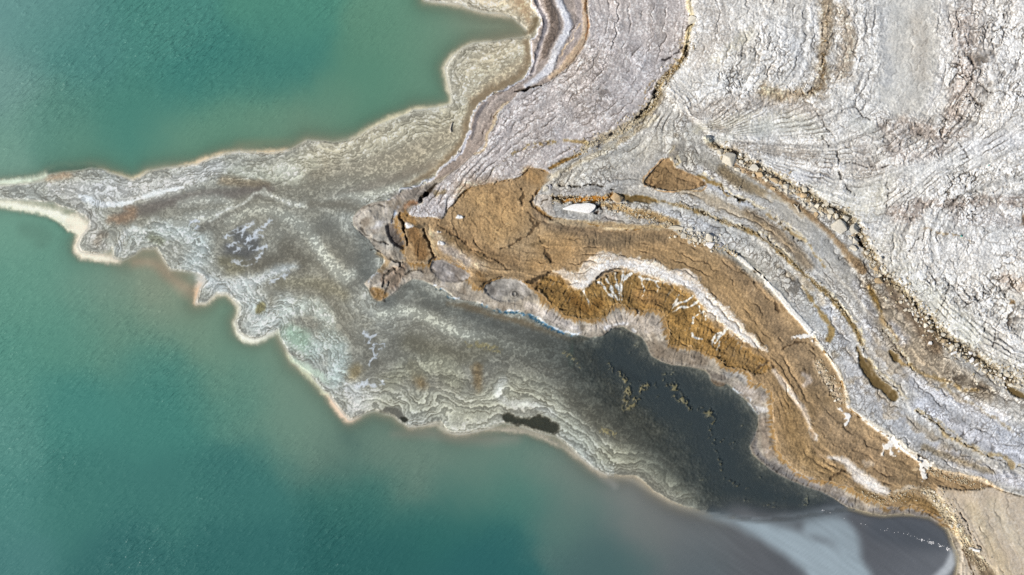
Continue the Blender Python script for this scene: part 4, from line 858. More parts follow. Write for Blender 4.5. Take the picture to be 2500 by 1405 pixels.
H = C['h'].copy()
FINE = perlin(XX / 2.9, YY / 2.9, 71) * 0.7 + rng.standard_normal((NY, NX)).astype(f32) * 0.30
rgb = np.stack([C['r'], C['g'], C['b']], -1)
shm = (sstep(3, -3, dS) * sstep(-2, 2, dL))[..., None]
north = (sstep(480, 380, YY) * sstep(600, 900, XX))[..., None]
cool = np.array([0.90, 0.935, 0.955], f32) + north * np.array([0.10, 0.06, 0.01], f32)
rgb = rgb * (1 + (cool - 1) * shm)
rgb = rgb + (rgb.mean(-1, keepdims=True) - rgb) * 0.18 * shm
rgb = rgb + (rgb - 0.56) * 0.22 * shm
lum = rgb.mean(-1, keepdims=True)
def mixto(a, col, m): return a + (np.asarray(col, f32) / 255 - a) * m[..., None]
sea_m = (OUT > 3)
ag = C['ag'] * (~sea_m)
# bands: pale crust rises, the hollows between are damp and darker
rgb = rgb * (1 + (ag * (band - 0.5) * (0.46 + 0.26 * bold))[..., None])
rgb = mixto(rgb, (70, 66, 54), np.clip(lin, 0, 1) * ag * 0.72)
flk = flake * C['sp'] * (~sea_m)
rgb = rgb + (np.minimum(rgb * 1.42 + 0.02, 0.93) - rgb) * (flk * 0.95)[..., None]
rgb = rgb * (1 + (NC * 0.5 + NB * 0.5)[..., None] * 0.5 * C['gr'][..., None] + FINE[..., None] * C['gr'][..., None])
tint = perlin(XX / 150, YY / 150, 81)
rgb = rgb * (1 + np.stack([tint * 0.02, tint * 0.0, -tint * 0.03], -1) * (~sea_m)[..., None])
# old shoreline bands: tone, tint, little steps
TB = LANDM * (0.35 + 0.65 * (C['c1'] + C['c2'] > 0.12)) * flat_m
TB = TB * np.where(dP < 0, 0.95 + 0.35 * np.clip(NA, -1, 1), 1.0)
rgb = rgb * (1 + (TB * (0.13 * bd2 + 0.10 * bd1 + 0.07 * bd3))[..., None])
och = sstep(0.35, 0.75, perlin(TT * 2.3 + 5, alongc * 1.5, 207) + 0.45 * NB) * TB * (ZONE == 5)
rgb = mixto(rgb, (158, 134, 96), och * 0.38)
stp = TT * 2.6 + 0.12 * NB; stf = stp - np.floor(stp)
gst = np.sqrt((np.gradient(stp, axis=1) / SPX) ** 2 + (np.gradient(stp, axis=0) / SPY) ** 2) + 1e-3
sd = np.minimum(stf, 1 - stf) / gst
stepm = (gst < 0.35) * sstep(2.2, 0.6, sd) * np.clip(0.35 + 1.2 * BRK + 0.7 * BR2, 0, 1) * TB  # dark line at each step, shading put into the colour
lipm = (gst < 0.35) * sstep(4.5, 2.0, np.abs(stf / gst - 4.0)) * np.clip(0.3 + 1.1 * BRK + 0.5 * BR2, 0, 1) * TB
rgb = rgb * (1 + (0.14 * lipm)[..., None])  # light line beside each step, a lit edge painted in
pz = sstep(2, -2, dP) * 0.35
rgb = rgb + (rgb.mean(-1, keepdims=True) * np.array([1.0, 1.0, 0.985], f32) - rgb) * pz[..., None]
# plate to plate variation, cracks
rgb = rgb * (1 + (((_jx[i2] - 0.5) * 0.16 * C['c2']) + ((_jy[i1] - 0.5) * 0.12 * C['c1']))[..., None])
mot = np.isin(ZONE, (4, 11, 14)) * LANDM; sk_ = (ZONE == 3) * LANDM * sstep(0, -14, dL)
m1 = fbm(XX, YY, 55, 4, 221); m2 = 0.7 * perlin(TT * 4.5 + 0.4 * NB, alongc * 6 + NB, 223) + 0.6 * NC + 0.4 * fbm(XX, YY, 20, 3, 225)
rgb = rgb * (1 + (mot * (0.10 * m1 + 0.06 * m2 + 0.05 * ND))[..., None])
rgb = rgb * (1 + mot[..., None] * np.array([0.03, 0.035, 0.05], f32))
rgb = mixto(rgb, (112, 88, 54), mot * sstep(0.45, 1.0, m2 - 0.4 * m1) * 0.4)
rgb = mixto(rgb, (196, 168, 128), mot * sstep(0.45, 0.9, FL * 0.7 + 0.5 * m1 - 0.2 * m2) * 0.45)
rgb = rgb + (rgb.mean(-1, keepdims=True) - rgb) * (mot * (0.13 + 0.08 * (ZONE == 11)))[..., None]
big = fbm(XX, YY, 150, 4, 241)
rgb = mixto(rgb, (118, 95, 64), mot * sstep(0.15, 0.9, big + 0.35 * m1) * 0.5)
rgb = rgb * (1 + mot[..., None] * np.array([0.0, 0.02, 0.05], f32))
H += mot * (0.025 * m2 + 0.06 * m1 + 0.012 * NC + 0.005 * ND) * (1 + 1.3 * (ZONE == 11))
H += sk_ * 0.07 * fbm(XX, YY, 34, 3, 235)
_, _, dB = distance(BROWN, True, 1e6, smooth=0)
sk = ((ZONE == 3) | (ZONE == 12)) * LANDM
g1 = fbm(XX, YY, 70, 4, 231); g2 = fbm(XX, YY, 24, 3, 233)
rgb = rgb * (1 + (sk * (0.24 * g1 + 0.14 * g2 + 0.12 * bd1))[..., None])
rgb = mixto(rgb, (112, 100, 86), sk * sstep(0.0, 0.7, g1 - 0.4 * g2) * 0.7)
rgb = mixto(rgb, (206, 200, 196), sk * sstep(0.35, 0.85, g2 + 0.5 * ril - 0.3 * g1) * 0.38)
rgb = mixto(rgb, (150, 116, 68), (ZONE == 3) * LANDM * sstep(0.1, 0.7, 0.55 * ril + 0.45 * g2 + 0.75 - dB / 20) * 0.85)
rgb = mixto(rgb, (96, 88, 78), (ZONE == 3) * LANDM * sstep(0.0, 0.7, 0.5 * ril + 0.4 * g2 + 0.6 + dL / 16) * 0.6 * (XX > 1420))
H += sk * (0.06 * g2 + 0.03 * NC)
_, _, dA = distance(ARC, True, 1e6, smooth=0)
vn = (ZONE == 11) * sstep(0.30, 0.62, ril + 0.25 * NC) * sstep(70, 4, dA + 18 * NB) * np.clip(0.7 + 1.1 * BRK + 0.6 * NB, 0, 1)
rgb = mixto(rgb, (228, 216, 194), vn * 0.8); H += vn * 0.02
crackcol = rgb * np.array([0.34, 0.30, 0.26], f32)
rgb = rgb * (1 + 0.09 * C['c1'] + 0.08 * C['c2'])[..., None]
kk = np.clip(np.maximum(np.maximum(k1 * np.where(dP < 0, 0.72, 0.85), k2 * np.where(dP < 0, 0.72, 0.90)), np.maximum(np.maximum(k3 * 0.7, ks * 0.75), stepm * 0.62)), 0, 0.92)
rgb = rgb + (crackcol - rgb) * kk[..., None]
rgb = mixto(rgb, (232, 228, 220), kv * 0.6)
rr = np.clip(C['rill'], 0, 1.5) * (dL < 2)
rgb = rgb * (1 - (sstep(0.1, 0.7, ril + 0.5 * BRK - 0.1) * rr * 0.26)[..., None])
rgb = np.clip(rgb, 0.02, 0.97)

H += C['lu'] * (0.07 * (0.6 - a2) + 0.035 * NC + 0.02 * ND)
H -= k1 * 0.04 + k2 * 0.10 + k3 * 0.08 + ks * 0.12
H += (~sea_m) * (dL < 0) * (0.05 * NB + 0.018 * ND * np.clip(C['gr'] * 8, 0, 1.3))
H -= sstep(0.0, 0.6, ril) * rr * 0.07
H += ag * (0.003 * (band - 0.5) - 0.005 * lin) + flk * 0.006 + (dS < 0) * (dL > 0) * 0.006 * ND
H += (dL < 0) * 0.12 * NA + np.isin(ZONE, (5, 6, 13, 16)) * sstep(-9, 9, dP + EDGE * 10) * (0.16 * sstep(5.50, 5.62, TT) + 0.14 * sstep(6.80, 6.92, TT) + 0.05 * sstep(6.2, 6.24, TT) + 0.05 * sstep(7.4, 7.44, TT)) + TB * (0.05 * bd2 + 0.03 * bd1 + 0.012 * bd3 + 0.05 * (stf - 0.5) * np.clip(0.5 + BRK, 0, 1)) - stepm * 0.06
lin_rgb = np.where(rgb <= 0.04045, rgb / 12.92, ((rgb + 0.055) / 1.055) ** 2.4).astype(f32) / LIGHT
lin_rgb = np.clip(lin_rgb, 0.004, 0.86)

# ------------------------------------------------------------------ helpers for materials and objects
def props(o, label, cat=None, group=None, kind=None):
    o['label'] = label
    if cat: o['category'] = cat
    if group: o['group'] = group
    if kind: o['kind'] = kind
    return o
def new_mat(name):
    mt = bpy.data.materials.new(name); mt.use_nodes = True
    n = mt.node_tree; n.nodes.clear()
    out = n.nodes.new('ShaderNodeOutputMaterial')
    return mt, n, out
def node(n, typ, **kw):
    x = n.nodes.new(typ)
    for k, v in kw.items():
        if k in x.inputs: x.inputs[k].default_value = v
        else: setattr(x, k, v)
    return x
def ground_material(name, bump=0.5, grain=0.16, gscale=22.0):
    mt, n, out = new_mat(name)
    p = node(n, 'ShaderNodeBsdfPrincipled'); L = n.links.new
    at = node(n, 'ShaderNodeAttribute', attribute_name='albedo')
    wt = node(n, 'ShaderNodeAttribute', attribute_name='wet')
    tc = node(n, 'ShaderNodeTexCoord')
    n1 = node(n, 'ShaderNodeTexNoise', Scale=gscale, Detail=5.0, Roughness=0.7)
    L(tc.outputs['Object'], n1.inputs['Vector'])
    mr = node(n, 'ShaderNodeMapRange'); mr.inputs[1].default_value = 0.25; mr.inputs[2].default_value = 0.75
    mr.inputs[3].default_value = 1 - grain; mr.inputs[4].default_value = 1 + grain
    L(n1.outputs[0], mr.inputs[0])
    mul = node(n, 'ShaderNodeVectorMath', operation='SCALE')
    L(at.outputs['Color'], mul.inputs[0]); L(mr.outputs[0], mul.inputs['Scale'])
    L(mul.outputs[0], p.inputs['Base Color'])
    rg = node(n, 'ShaderNodeMapRange'); rg.inputs[3].default_value = 0.95; rg.inputs[4].default_value = 0.45
    L(wt.outputs['Fac'], rg.inputs[0]); L(rg.outputs[0], p.inputs['Roughness'])
    p.inputs['Specular IOR Level'].default_value = 0.25
    b = node(n, 'ShaderNodeBump', Strength=bump, Distance=0.03); L(n1.outputs[0], b.inputs['Height']); L(b.outputs[0], p.inputs['Normal'])
    L(p.outputs[0], out.inputs[0])
    return mt
def grid_object(name, mat, xs, ys, z, fmask, attrs):
    ny, nx = z.shape
    jj, ii = np.nonzero(fmask)
    v0 = jj * nx + ii
    quads = np.stack([v0 + nx, v0 + nx + 1, v0 + 1, v0], 1)
    used = np.zeros(nx * ny, bool); used[quads.ravel()] = True
    remap = np.cumsum(used) - 1
    idx = np.nonzero(used)[0]
    co = np.empty((len(idx), 3), f32)
    co[:, 0] = wx(xs[idx % nx]); co[:, 1] = wy(ys[idx // nx]); co[:, 2] = z.ravel()[idx]
    me = bpy.data.meshes.new(name)
    me.vertices.add(len(idx)); me.vertices.foreach_set('co', co.ravel())
    nq = len(quads)
    me.loops.add(nq * 4); me.loops.foreach_set('vertex_index', remap[quads].astype(np.int32).ravel())
    me.polygons.add(nq); me.polygons.foreach_set('loop_start', np.arange(0, nq * 4, 4, dtype=np.int32))
    me.polygons.foreach_set('use_smooth', np.ones(nq, bool))
    for an, arr in attrs.items():
        if arr.ndim == 3:
            a = me.attributes.new(an, 'FLOAT_COLOR', 'POINT')
            v = np.ones((len(idx), 4), f32); v[:, :3] = arr.reshape(-1, 3)[idx]
            a.data.foreach_set('color', v.ravel())
        else:
            a = me.attributes.new(an, 'FLOAT', 'POINT'); a.data.foreach_set('value', arr.ravel()[idx].astype(f32))
    me.update(calc_edges=True)
    me.materials.append(mat)
    o = bpy.data.objects.new(name, me); S.collection.objects.link(o)
    return o

# ------------------------------------------------------------------ the ground, one continuous sheet cut along its zones
GM = ground_material('ground_crust')
zf = ZONE[:-1, :-1]
keep = ~((OUT[:-1, :-1] > 125) & (OUT[1:, 1:] > 125))
INFO = {0: ('seabed', 'pale sandy lake bed showing through the shallows round the shelf', 'lake bed'),
 1: ('salt_shelf', 'grey tongue of banded salt crust reaching out into the green water', 'salt shelf'),
 2: ('lagoon_bed', 'dark mud under the still lagoon below the orange scarp', 'lagoon bed'),
 3: ('mud_bank', 'grey rilled mud skirt between the brown flat and the lagoon', 'mud bank'),
 4: ('mud_flat', 'broad brown mud flat curving between lagoon and grey terraces', 'mud flat'),
 5: ('cracked_terrace', 'grey cracked mud terraces stepping in long curves below the boulder line', 'terrace'),
 6: ('salt_plateau', 'white broken salt crust plateau filling the upper corner', 'salt plateau'),
 7: ('salt_flat', 'lavender grey cracked flat beside the northern shore', 'salt flat'),
 8: ('silt_bench', 'smooth beige silt bench in the lower corner', 'silt bench'),
 9: ('shore_strip', 'banded white, brown and tan strip along the northern shore', 'shore strip'),
 10: ('salt_bench', 'cream salt-crusted arc along the top of the orange scarp', 'salt bench'),
 11: ('scarp', 'orange ochre eroded scarp streaked with white salt above the lagoon', 'scarp'),
 12: ('mud_pool', 'smooth grey mud pools in alcoves at the scarp foot', 'mud pool'),
 13: ('mud_hollow', 'dark olive-brown damp hollows sunk between the terraces', 'mud hollow'),
 14: ('mud_patch', 'triangular brown mud patch enclosed by grey terraces', 'mud patch'),
 15: ('silt_basin', 'smooth grey silt basin veined with white inside the plateau', 'silt basin'),
 16: ('salt_crust', 'white salt line along the edge between brown flat and terraces', 'salt crust'),
 17: ('salt_spill', 'white hooked salt spill halfway down the brown flat', 'salt spill'),
 18: ('salt_spill', 'small branching white salt spill below the long hollow', 'salt spill'),
 19: ('salt_spill', 'white salt spill with several fingers running onto brown mud', 'salt spill'),
 20: ('salt_spill', 'largest white salt spill, tapering to a point above the silt bench', 'salt spill'),
 21: ('salt_spill', 'short white salt spill nearest the cream salt bench', 'salt spill')}
for z, (nm, lab, cat) in INFO.items():
    fm = (zf == z) & keep
    if not fm.any(): continue
    o = grid_object(nm, GM, XS, YS, H, fm, {'albedo': lin_rgb, 'wet': C['wet']})
    props(o, lab, cat, 'salt spills on the mud flat' if nm == 'salt_spill' else None, 'structure')

def height_at(px, py):
    i = int(np.clip(np.searchsorted(XS, px), 1, NX - 1)); j = int(np.clip(np.searchsorted(YS, py), 1, NY - 1))
    return float(H[j, i])

# ------------------------------------------------------------------ water
WPTS = [(1000,1090,104,128,114),(1150,1115,104,126,114),(720,970,122,142,124),(560,800,122,144,124),(200,680,108,148,130),(960,150,92,136,114),(1040,120,108,138,114),(0,0,105,148,143),(100,50,95,142,135),(0,200,112,150,142),(200,120,78,132,124),(400,60,75,133,122),(700,30,78,135,118),(1000,60,98,142,120),(1100,60,124,143,121),(1200,60,150,143,122),(1260,75,148,135,112),
 (500,200,62,123,114),(700,160,64,122,112),(900,180,85,132,112),(1050,180,108,138,116),(1000,240,108,140,117),(850,280,88,134,113),(700,300,84,134,114),(550,330,90,137,117),(640,350,118,143,119),(540,340,100,140,118),
 (300,300,72,128,115),(150,320,88,135,122),(0,350,108,150,135),(0,420,120,155,138),(200,400,95,138,118),(450,380,100,140,120),(720,340,132,145,120),(800,330,130,142,118),
 (0,560,112,155,136),(100,600,102,146,128),(0,700,95,145,128),(100,700,98,148,130),(150,800,85,138,122),(0,900,85,140,125),(250,700,128,148,130),(350,640,165,150,128),(420,700,158,154,132),(480,780,130,145,122),(300,800,108,140,120),
 (350,900,75,130,118),(550,850,110,140,120),(650,850,136,148,127),(720,920,134,146,125),(600,950,85,132,118),(700,1000,105,135,120),(780,980,140,145,128),(400,1000,66,125,115),(200,1000,68,128,118),(0,1050,85,138,128),(0,1200,75,130,122),
 (0,1400,70,122,118),(200,1200,62,118,110),(400,1200,60,115,108),(600,1200,58,112,106),(300,1380,52,105,102),(600,1380,48,102,99),(800,1050,95,125,112),(870,1080,85,112,102),(900,1040,116,130,116),(1000,1060,130,136,122),(1150,1080,130,135,122),
 (1000,1110,100,125,112),(1150,1150,90,125,112),(1300,1120,114,128,117),(1400,1150,118,127,119),(900,1200,55,108,100),(1100,1250,45,100,95),(1250,1200,70,118,108),(900,1350,42,95,92),(1200,1380,42,95,95),(1400,1250,85,115,108),
 (1550,1220,125,126,122),(1600,1280,110,114,112),(1500,1350,70,98,98),(1700,1300,105,108,110),(1700,1390,88,98,102),(1850,1350,95,97,100),(1900,1400,88,92,97),(2150,1330,90,93,98),(2250,1380,104,108,114),(2200,1290,86,89,95)]
def waxis(a, b, st):
    core = np.arange(a, b + st, st); off = np.cumsum(st * 1.3 ** np.arange(1, 34))
    return np.concatenate([(core[0] - off)[::-1], core, core[-1] + off])
WXS, WYS = waxis(-60, 2560, 5.5), waxis(-60, 1465, 5.5)
WX, WY = np.meshgrid(WXS.astype(f32), WYS.astype(f32))
def gsamp(A):
    i = np.clip(np.searchsorted(XS, WXS), 0, NX - 1); j = np.clip(np.searchsorted(YS, WYS), 0, NY - 1)
    return A[j][:, i]
q = np.array(WPTS, f32)
mk = (q[:, 2] > 104) & (q[:, 0] < 1330) & (q[:, 0] > 60)
q[mk, 2:] = q[mk, 2:] * 0.68 + np.array([86, 134, 118], f32) * 0.32
wq1 = fbm(WX, WY, 170, 4, 91); wq2 = fbm(WX, WY, 170, 4, 95)
cxw = np.clip(WX, -60, 2560) + wq1 * 26; cyw = np.clip(WY, -60, 1465) + wq2 * 26
num = np.zeros(WX.shape + (3,), f32); den = np.zeros(WX.shape, f32)
for x, y, r, g, b in q:
    d2 = (cxw - x) ** 2 + (cyw - y) ** 2
    wgt = np.exp(-d2 / (2 * 62.0 ** 2)) + 4.0 / (d2 + 900.0)
    num += wgt[..., None] * np.array([r, g, b], f32) / 255; den += wgt
wcol = num / den[..., None]
def wpaint(pts, wd, col, soft, op, amp=0):
    P = chaikin(np.column_stack([pts, np.broadcast_to(wd, (len(pts),))]), False, 2)
    best = np.full(WX.shape, 1e9, f32)
    for a, b in zip(P[:-1], P[1:]):
        dx, dy = b[0] - a[0], b[1] - a[1]; L = dx * dx + dy * dy + 1e-9
        t = np.clip(((WX - a[0]) * dx + (WY - a[1]) * dy) / L, 0, 1)
        d = np.sqrt((WX - a[0] - t * dx) ** 2 + (WY - a[1] - t * dy) ** 2) - (a[2] + t * (b[2] - a[2]))
        best = np.minimum(best, d)
    m = sstep(soft, -soft, best + amp * wq1) * op
    wcol[:] = wcol + (np.array(col, f32) / 255 - wcol) * m[..., None]
# sediment plumes that the water carries
wpaint([(1640,1226),(1720,1250),(1800,1275),(1880,1300),(1950,1335),(2010,1375),(2060,1430)],[3,7,13,22,36,52,70],(152,166,174),16,0.98,9)
wpaint([(1980,1290),(2040,1290),(2070,1320),(2080,1380)],[20,34,30,24],(150,164,172),14,0.9,7)
wpaint([(1900,1275),(1980,1262),(2060,1245)],[8,12,12],(112,122,128),24,0.7,14)
wpaint([(2150,1290),(2220,1300),(2290,1320)],[30,40,24],(80,85,92),20,0.85,5)
wpaint([(2335,1320),(2332,1360),(2310,1395),(2280,1420)],[5,6,8,8],(190,196,202),8,0.8,10)
wpaint([(1440,1130),(1480,1165),(1500,1185)],[8,14,8],(168,168,164),10,0.6,12)
wpaint([(1500,1166),(1545,1170),(1580,1192),(1640,1228)],[3,4,4,4],(176,174,164),6,0.7,6)
wpaint([(330,640),(380,640),(430,690),(470,710),(490,730)],[12,18,24,22,10],(182,160,136),16,0.7,10)
wpaint([(640,350),(560,355),(700,345)],[10,8,10],(158,148,118),16,0.3,10)
wpaint([(60,560),(120,575),(100,590)],[12,16,12],(92,128,112),16,0.5,10)
wpaint([(850,1075),(870,1090)],[10,10],(78,106,98),26,0.5,10)
wpaint([(960,1060),(1060,1056),(1150,1075),(1260,1070)],[8,14,12,12],(152,146,134),18,0.5,8)
wpaint([(30,470),(90,468)],[12,12],(160,140,116),8,0.8,4)
wh = gsamp(C['h']); wout = gsamp(OUT); wdl = gsamp(dL)
depth = np.clip(-wh, 0, None)
alpha = 1 - np.exp(-depth / 0.17)
alpha = np.maximum(alpha, sstep(20, 110, wout))
alpha = np.where(wout > 0, np.maximum(alpha, sstep(0, 16, wout) * sstep(1480, 1900, WX)), alpha)
lag = (wout <= 0) & (wdl > -10) & (wh < -0.03)
lagz = (wout <= 1) & (WX > 1400) & (wdl > -12)
lagcol = np.array([56, 67, 72], f32) / 255
fan = sstep(0, 1, (WX - 1900) / 140 + (WY - 1225) / 60 * 0.6)
tf = sstep(-52, 2, wout + 14 * wq1) * sstep(1640, 1840, WX) * sstep(1175, 1235, WY + (1950 - WX) * 0.12)
flow = perlin((WX * 0.82 + WY * 0.57) / 110, (-WX * 0.57 + WY * 0.82) / 9, 301) + 0.6 * perlin((WX * 0.82 + WY * 0.57) / 60, (-WX * 0.57 + WY * 0.82) / 4.5, 303)
fz = sstep(1600, 1800, WX) * sstep(1200, 1260, WY)
wcol = wcol * (1 + (0.05 * flow * fz)[..., None])
wcol2 = np.where(lagz[..., None], lagcol + (wcol - lagcol) * tf[..., None], wcol)
alpha = np.where(lagz, np.maximum(sstep(0.0, 0.34, depth) * (0.58 + 0.12 * wq2), tf * sstep(-0.02, 0.06, -wh)), alpha)
wl = np.where(wcol2 <= 0.04045, wcol2 / 12.92, ((wcol2 + 0.055) / 1.055) ** 2.4).astype(f32) / LIGHT
calm = (0.25 + 0.75 * sstep(10, 160, wout)) * (1 - 0.75 * sstep(900, 1500, WX) * sstep(1050, 1200, WY))
def water_material(name, rip):
    mt, n, out = new_mat(name); L = n.links.new
    p = node(n, 'ShaderNodeBsdfPrincipled', Roughness=0.3, IOR=1.34)
    at = node(n, 'ShaderNodeAttribute', attribute_name='albedo'); al = node(n, 'ShaderNodeAttribute', attribute_name='cloud')
    tc = node(n, 'ShaderNodeTexCoord')
    mp = node(n, 'ShaderNodeMapping'); mp.vector_type = 'TEXTURE'; mp.inputs['Rotation'].default_value = (0, 0, math.radians(31)); mp.inputs['Scale'].default_value = (1.5, 0.36, 1)
    L(tc.outputs['Object'], mp.inputs[0])
    n1 = node(n, 'ShaderNodeTexNoise', Scale=1.25, Detail=3.0, Roughness=0.55, Distortion=0.4); L(mp.outputs[0], n1.inputs['Vector'])
    mp2 = node(n, 'ShaderNodeMapping'); mp2.vector_type = 'TEXTURE'; mp2.inputs['Rotation'].default_value = (0, 0, math.radians(22)); mp2.inputs['Scale'].default_value = (2.2, 0.7, 1)
    L(tc.outputs['Object'], mp2.inputs[0])
    n2 = node(n, 'ShaderNodeTexNoise', Scale=0.55, Detail=2.0); L(mp2.outputs[0], n2.inputs['Vector'])
    n3 = node(n, 'ShaderNodeTexNoise', Scale=0.07, Detail=3.0); L(tc.outputs['Object'], n3.inputs['Vector'])
    pw = node(n, 'ShaderNodeMath', operation='POWER'); L(n1.outputs[0], pw.inputs[0]); pw.inputs[1].default_value = 2.6
    ad = node(n, 'ShaderNodeMath', operation='MULTIPLY_ADD'); L(n2.outputs[0], ad.inputs[0]); ad.inputs[1].default_value = 0.5; L(pw.outputs[0], ad.inputs[2])
    ms = node(n, 'ShaderNodeMapRange'); ms.inputs[1].default_value = 0.35; ms.inputs[2].default_value = 0.7; ms.inputs[3].default_value = 0.15; ms.inputs[4].default_value = 1.45
    L(n3.outputs[0], ms.inputs[0])
    st = node(n, 'ShaderNodeMath', operation='MULTIPLY'); L(ms.outputs[0], st.inputs[0])
    cl = node(n, 'ShaderNodeAttribute', attribute_name='calm'); cm = node(n, 'ShaderNodeMath', operation='MULTIPLY'); L(cl.outputs['Fac'], cm.inputs[0]); cm.inputs[1].default_value = rip; L(cm.outputs[0], st.inputs[1])
    b = node(n, 'ShaderNodeBump', Distance=0.5); L(ad.outputs[0], b.inputs['Height']); L(st.outputs[0], b.inputs['Strength'])
    L(b.outputs[0], p.inputs['Normal']); L(at.outputs['Color'], p.inputs['Base Color'])
    tr = node(n, 'ShaderNodeBsdfTransparent'); mx = node(n, 'ShaderNodeMixShader')
    L(al.outputs['Fac'], mx.inputs[0]); L(tr.outputs[0], mx.inputs[1]); L(p.outputs[0], mx.inputs[2]); L(mx.outputs[0], out.inputs[0])
    return mt
need = (wout > -12) | lagz | ((wh < 0.02) & (wdl > -15))
fneed = need[:-1, :-1] | need[1:, 1:] | need[:-1, 1:] | need[1:, :-1]
flag = lagz[:-1, :-1]
zz = np.zeros_like(WX)
o = grid_object('sea', water_material('sea_water', 0.46), WXS, WYS, zz, fneed & ~flag, {'albedo': wl, 'cloud': alpha, 'calm': calm})
props(o, 'milky turquoise green salt lake with fine wind ripples', 'sea', None, 'structure')
o = grid_object('lagoon', water_material('lagoon_water', 0.10), WXS, WYS, zz, fneed & flag, {'albedo': wl, 'cloud': alpha, 'calm': np.ones_like(alpha)})
props(o, 'still dark lagoon water between shelf and orange scarp', 'lagoon', None, 'structure')

# flecks of white foam drifting on the silt water beside the beach: too many and small to count
def foam(name, lines, label):
    V, F = [], []
    for line, n, spread, s0, s1 in lines:
        P = np.asarray(line, float); seg = np.hypot(*np.diff(P, axis=0).T); cum = np.concatenate([[0], np.cumsum(seg)])
        for _ in range(n):
            t = random.random() * cum[-1]; k = min(np.searchsorted(cum, t, side='right') - 1, len(seg) - 1)
            p = P[k] + (P[k + 1] - P[k]) * (t - cum[k]) / seg[k] + np.array([random.gauss(0, spread), random.gauss(0, spread)])
            r = random.uniform(s0, s1) * PX; b0 = len(V); nv = 7
            for a in range(nv):
                rr_ = r * random.uniform(0.5, 1.1); an = 2 * math.pi * a / nv
                V.append((wx(p[0]) + rr_ * math.cos(an) * 1.3, wy(p[1]) + rr_ * math.sin(an) * 0.8, 0.006))
            V.append((wx(p[0]), wy(p[1]), 0.006 + 0.35 * r))
            F += [(b0 + a, b0 + (a + 1) % nv, b0 + nv) for a in range(nv)]
    me = bpy.data.meshes.new(name); me.from_pydata(V, [], F); me.update()
    mt, n, out = new_mat('foam_white'); p = node(n, 'ShaderNodeBsdfPrincipled', Roughness=0.9); ns = node(n, 'ShaderNodeTexNoise', Scale=8.0)
    cr = node(n, 'ShaderNodeMapRange'); cr.inputs[3].default_value = 0.62; cr.inputs[4].default_value = 0.82; n.links.new(ns.outputs[0], cr.inputs[0]); n.links.new(cr.outputs[0], p.inputs['Base Color'])
    n.links.new(p.outputs[0], out.inputs[0]); me.materials.append(mt)
    o = bpy.data.objects.new(name, me); S.collection.objects.link(o); props(o, label, 'foam', None, 'stuff')
foam('foam', [([(2000,1242),(2040,1258),(2075,1272),(2120,1285)], 14, 2.0, 0.4, 1.2), ([(2150,1294),(2200,1302),(2250,1316)], 18, 2.2, 0.4, 1.3), ([(2245,1316),(2280,1328),(2320,1342)], 44, 2.6, 0.6, 2.2)], 'line of white foam flecks drifting on grey silt water')
# ------------------------------------------------------------------ stones
def stone_material(name, c1, c2, rough=0.95):
    mt, n, out = new_mat(name); L = n.links.new
    p = node(n, 'ShaderNodeBsdfPrincipled', Roughness=rough); p.inputs['Specular IOR Level'].default_value = 0.2
    oi = node(n, 'ShaderNodeObjectInfo'); tc = node(n, 'ShaderNodeTexCoord')
    ns = node(n, 'ShaderNodeTexNoise', Scale=9.0, Detail=6.0, Roughness=0.7); L(tc.outputs['Object'], ns.inputs['Vector'])
    mx = node(n, 'ShaderNodeMix', data_type='RGBA'); mx.inputs[6].default_value = (*c1, 1); mx.inputs[7].default_value = (*c2, 1)
    L(oi.outputs['Random'], mx.inputs[0])
    mr = node(n, 'ShaderNodeMapRange'); mr.inputs[1].default_value = 0.3; mr.inputs[2].default_value = 0.7; mr.inputs[3].default_value = 0.72; mr.inputs[4].default_value = 1.12
    L(ns.outputs[0], mr.inputs[0])
    sc = node(n, 'ShaderNodeVectorMath', operation='SCALE'); L(mx.outputs[2], sc.inputs[0]); L(mr.outputs[0], sc.inputs['Scale'])
    L(sc.outputs[0], p.inputs['Base Color'])
    b = node(n, 'ShaderNodeBump', Strength=0.5, Distance=0.04); L(ns.outputs[0], b.inputs['Height']); L(b.outputs[0], p.inputs['Normal'])
    L(p.outputs[0], out.inputs[0])
    return mt
PALE = stone_material('pale_stone', (0.62, 0.56, 0.44), (0.72, 0.68, 0.58))
TAN = stone_material('tan_stone', (0.50, 0.36, 0.20), (0.58, 0.44, 0.27))
GREY = stone_material('grey_stone', (0.20, 0.20, 0.21), (0.34, 0.34, 0.35))
WHITE = stone_material('white_salt', (0.80, 0.79, 0.77), (0.84, 0.83, 0.81))
def rock_mesh(name, seed, mat, npts=18, round_=0.0):
    r = np.random.default_rng(seed); bm = bmesh.new()
    for _ in range(npts):
        v = r.uniform(-1, 1, 3); k = np.abs(v).max()
        v = v / k if r.random() < 0.75 else v / np.linalg.norm(v)
        v = v * (1 - round_) + round_ * v / np.linalg.norm(v)
        bm.verts.new(v * r.uniform(0.85, 1.0) * 0.5)
    res = bmesh.ops.convex_hull(bm, input=bm.verts)
    junk = [g for g in res['geom_interior'] if isinstance(g, bmesh.types.BMVert)]
    if junk: bmesh.ops.delete(bm, geom=junk, context='VERTS')
    bmesh.ops.dissolve_limit(bm, angle_limit=0.22, verts=bm.verts, edges=bm.edges)
    bmesh.ops.bevel(bm, geom=bm.edges[:], offset=0.035, segments=1, affect='EDGES')
    bmesh.ops.triangulate(bm, faces=bm.faces[:])
    me = bpy.data.meshes.new(name); bm.to_mesh(me); bm.free(); me.materials.append(mat)
    return me
ROCKS = {k: [rock_mesh('stone', 100 * i + s, m, 15, 0.04) for s in range(7)] for i, (k, m) in enumerate({'pale': PALE, 'tan': TAN, 'grey': GREY, 'white': WHITE}.items())}
placed = []
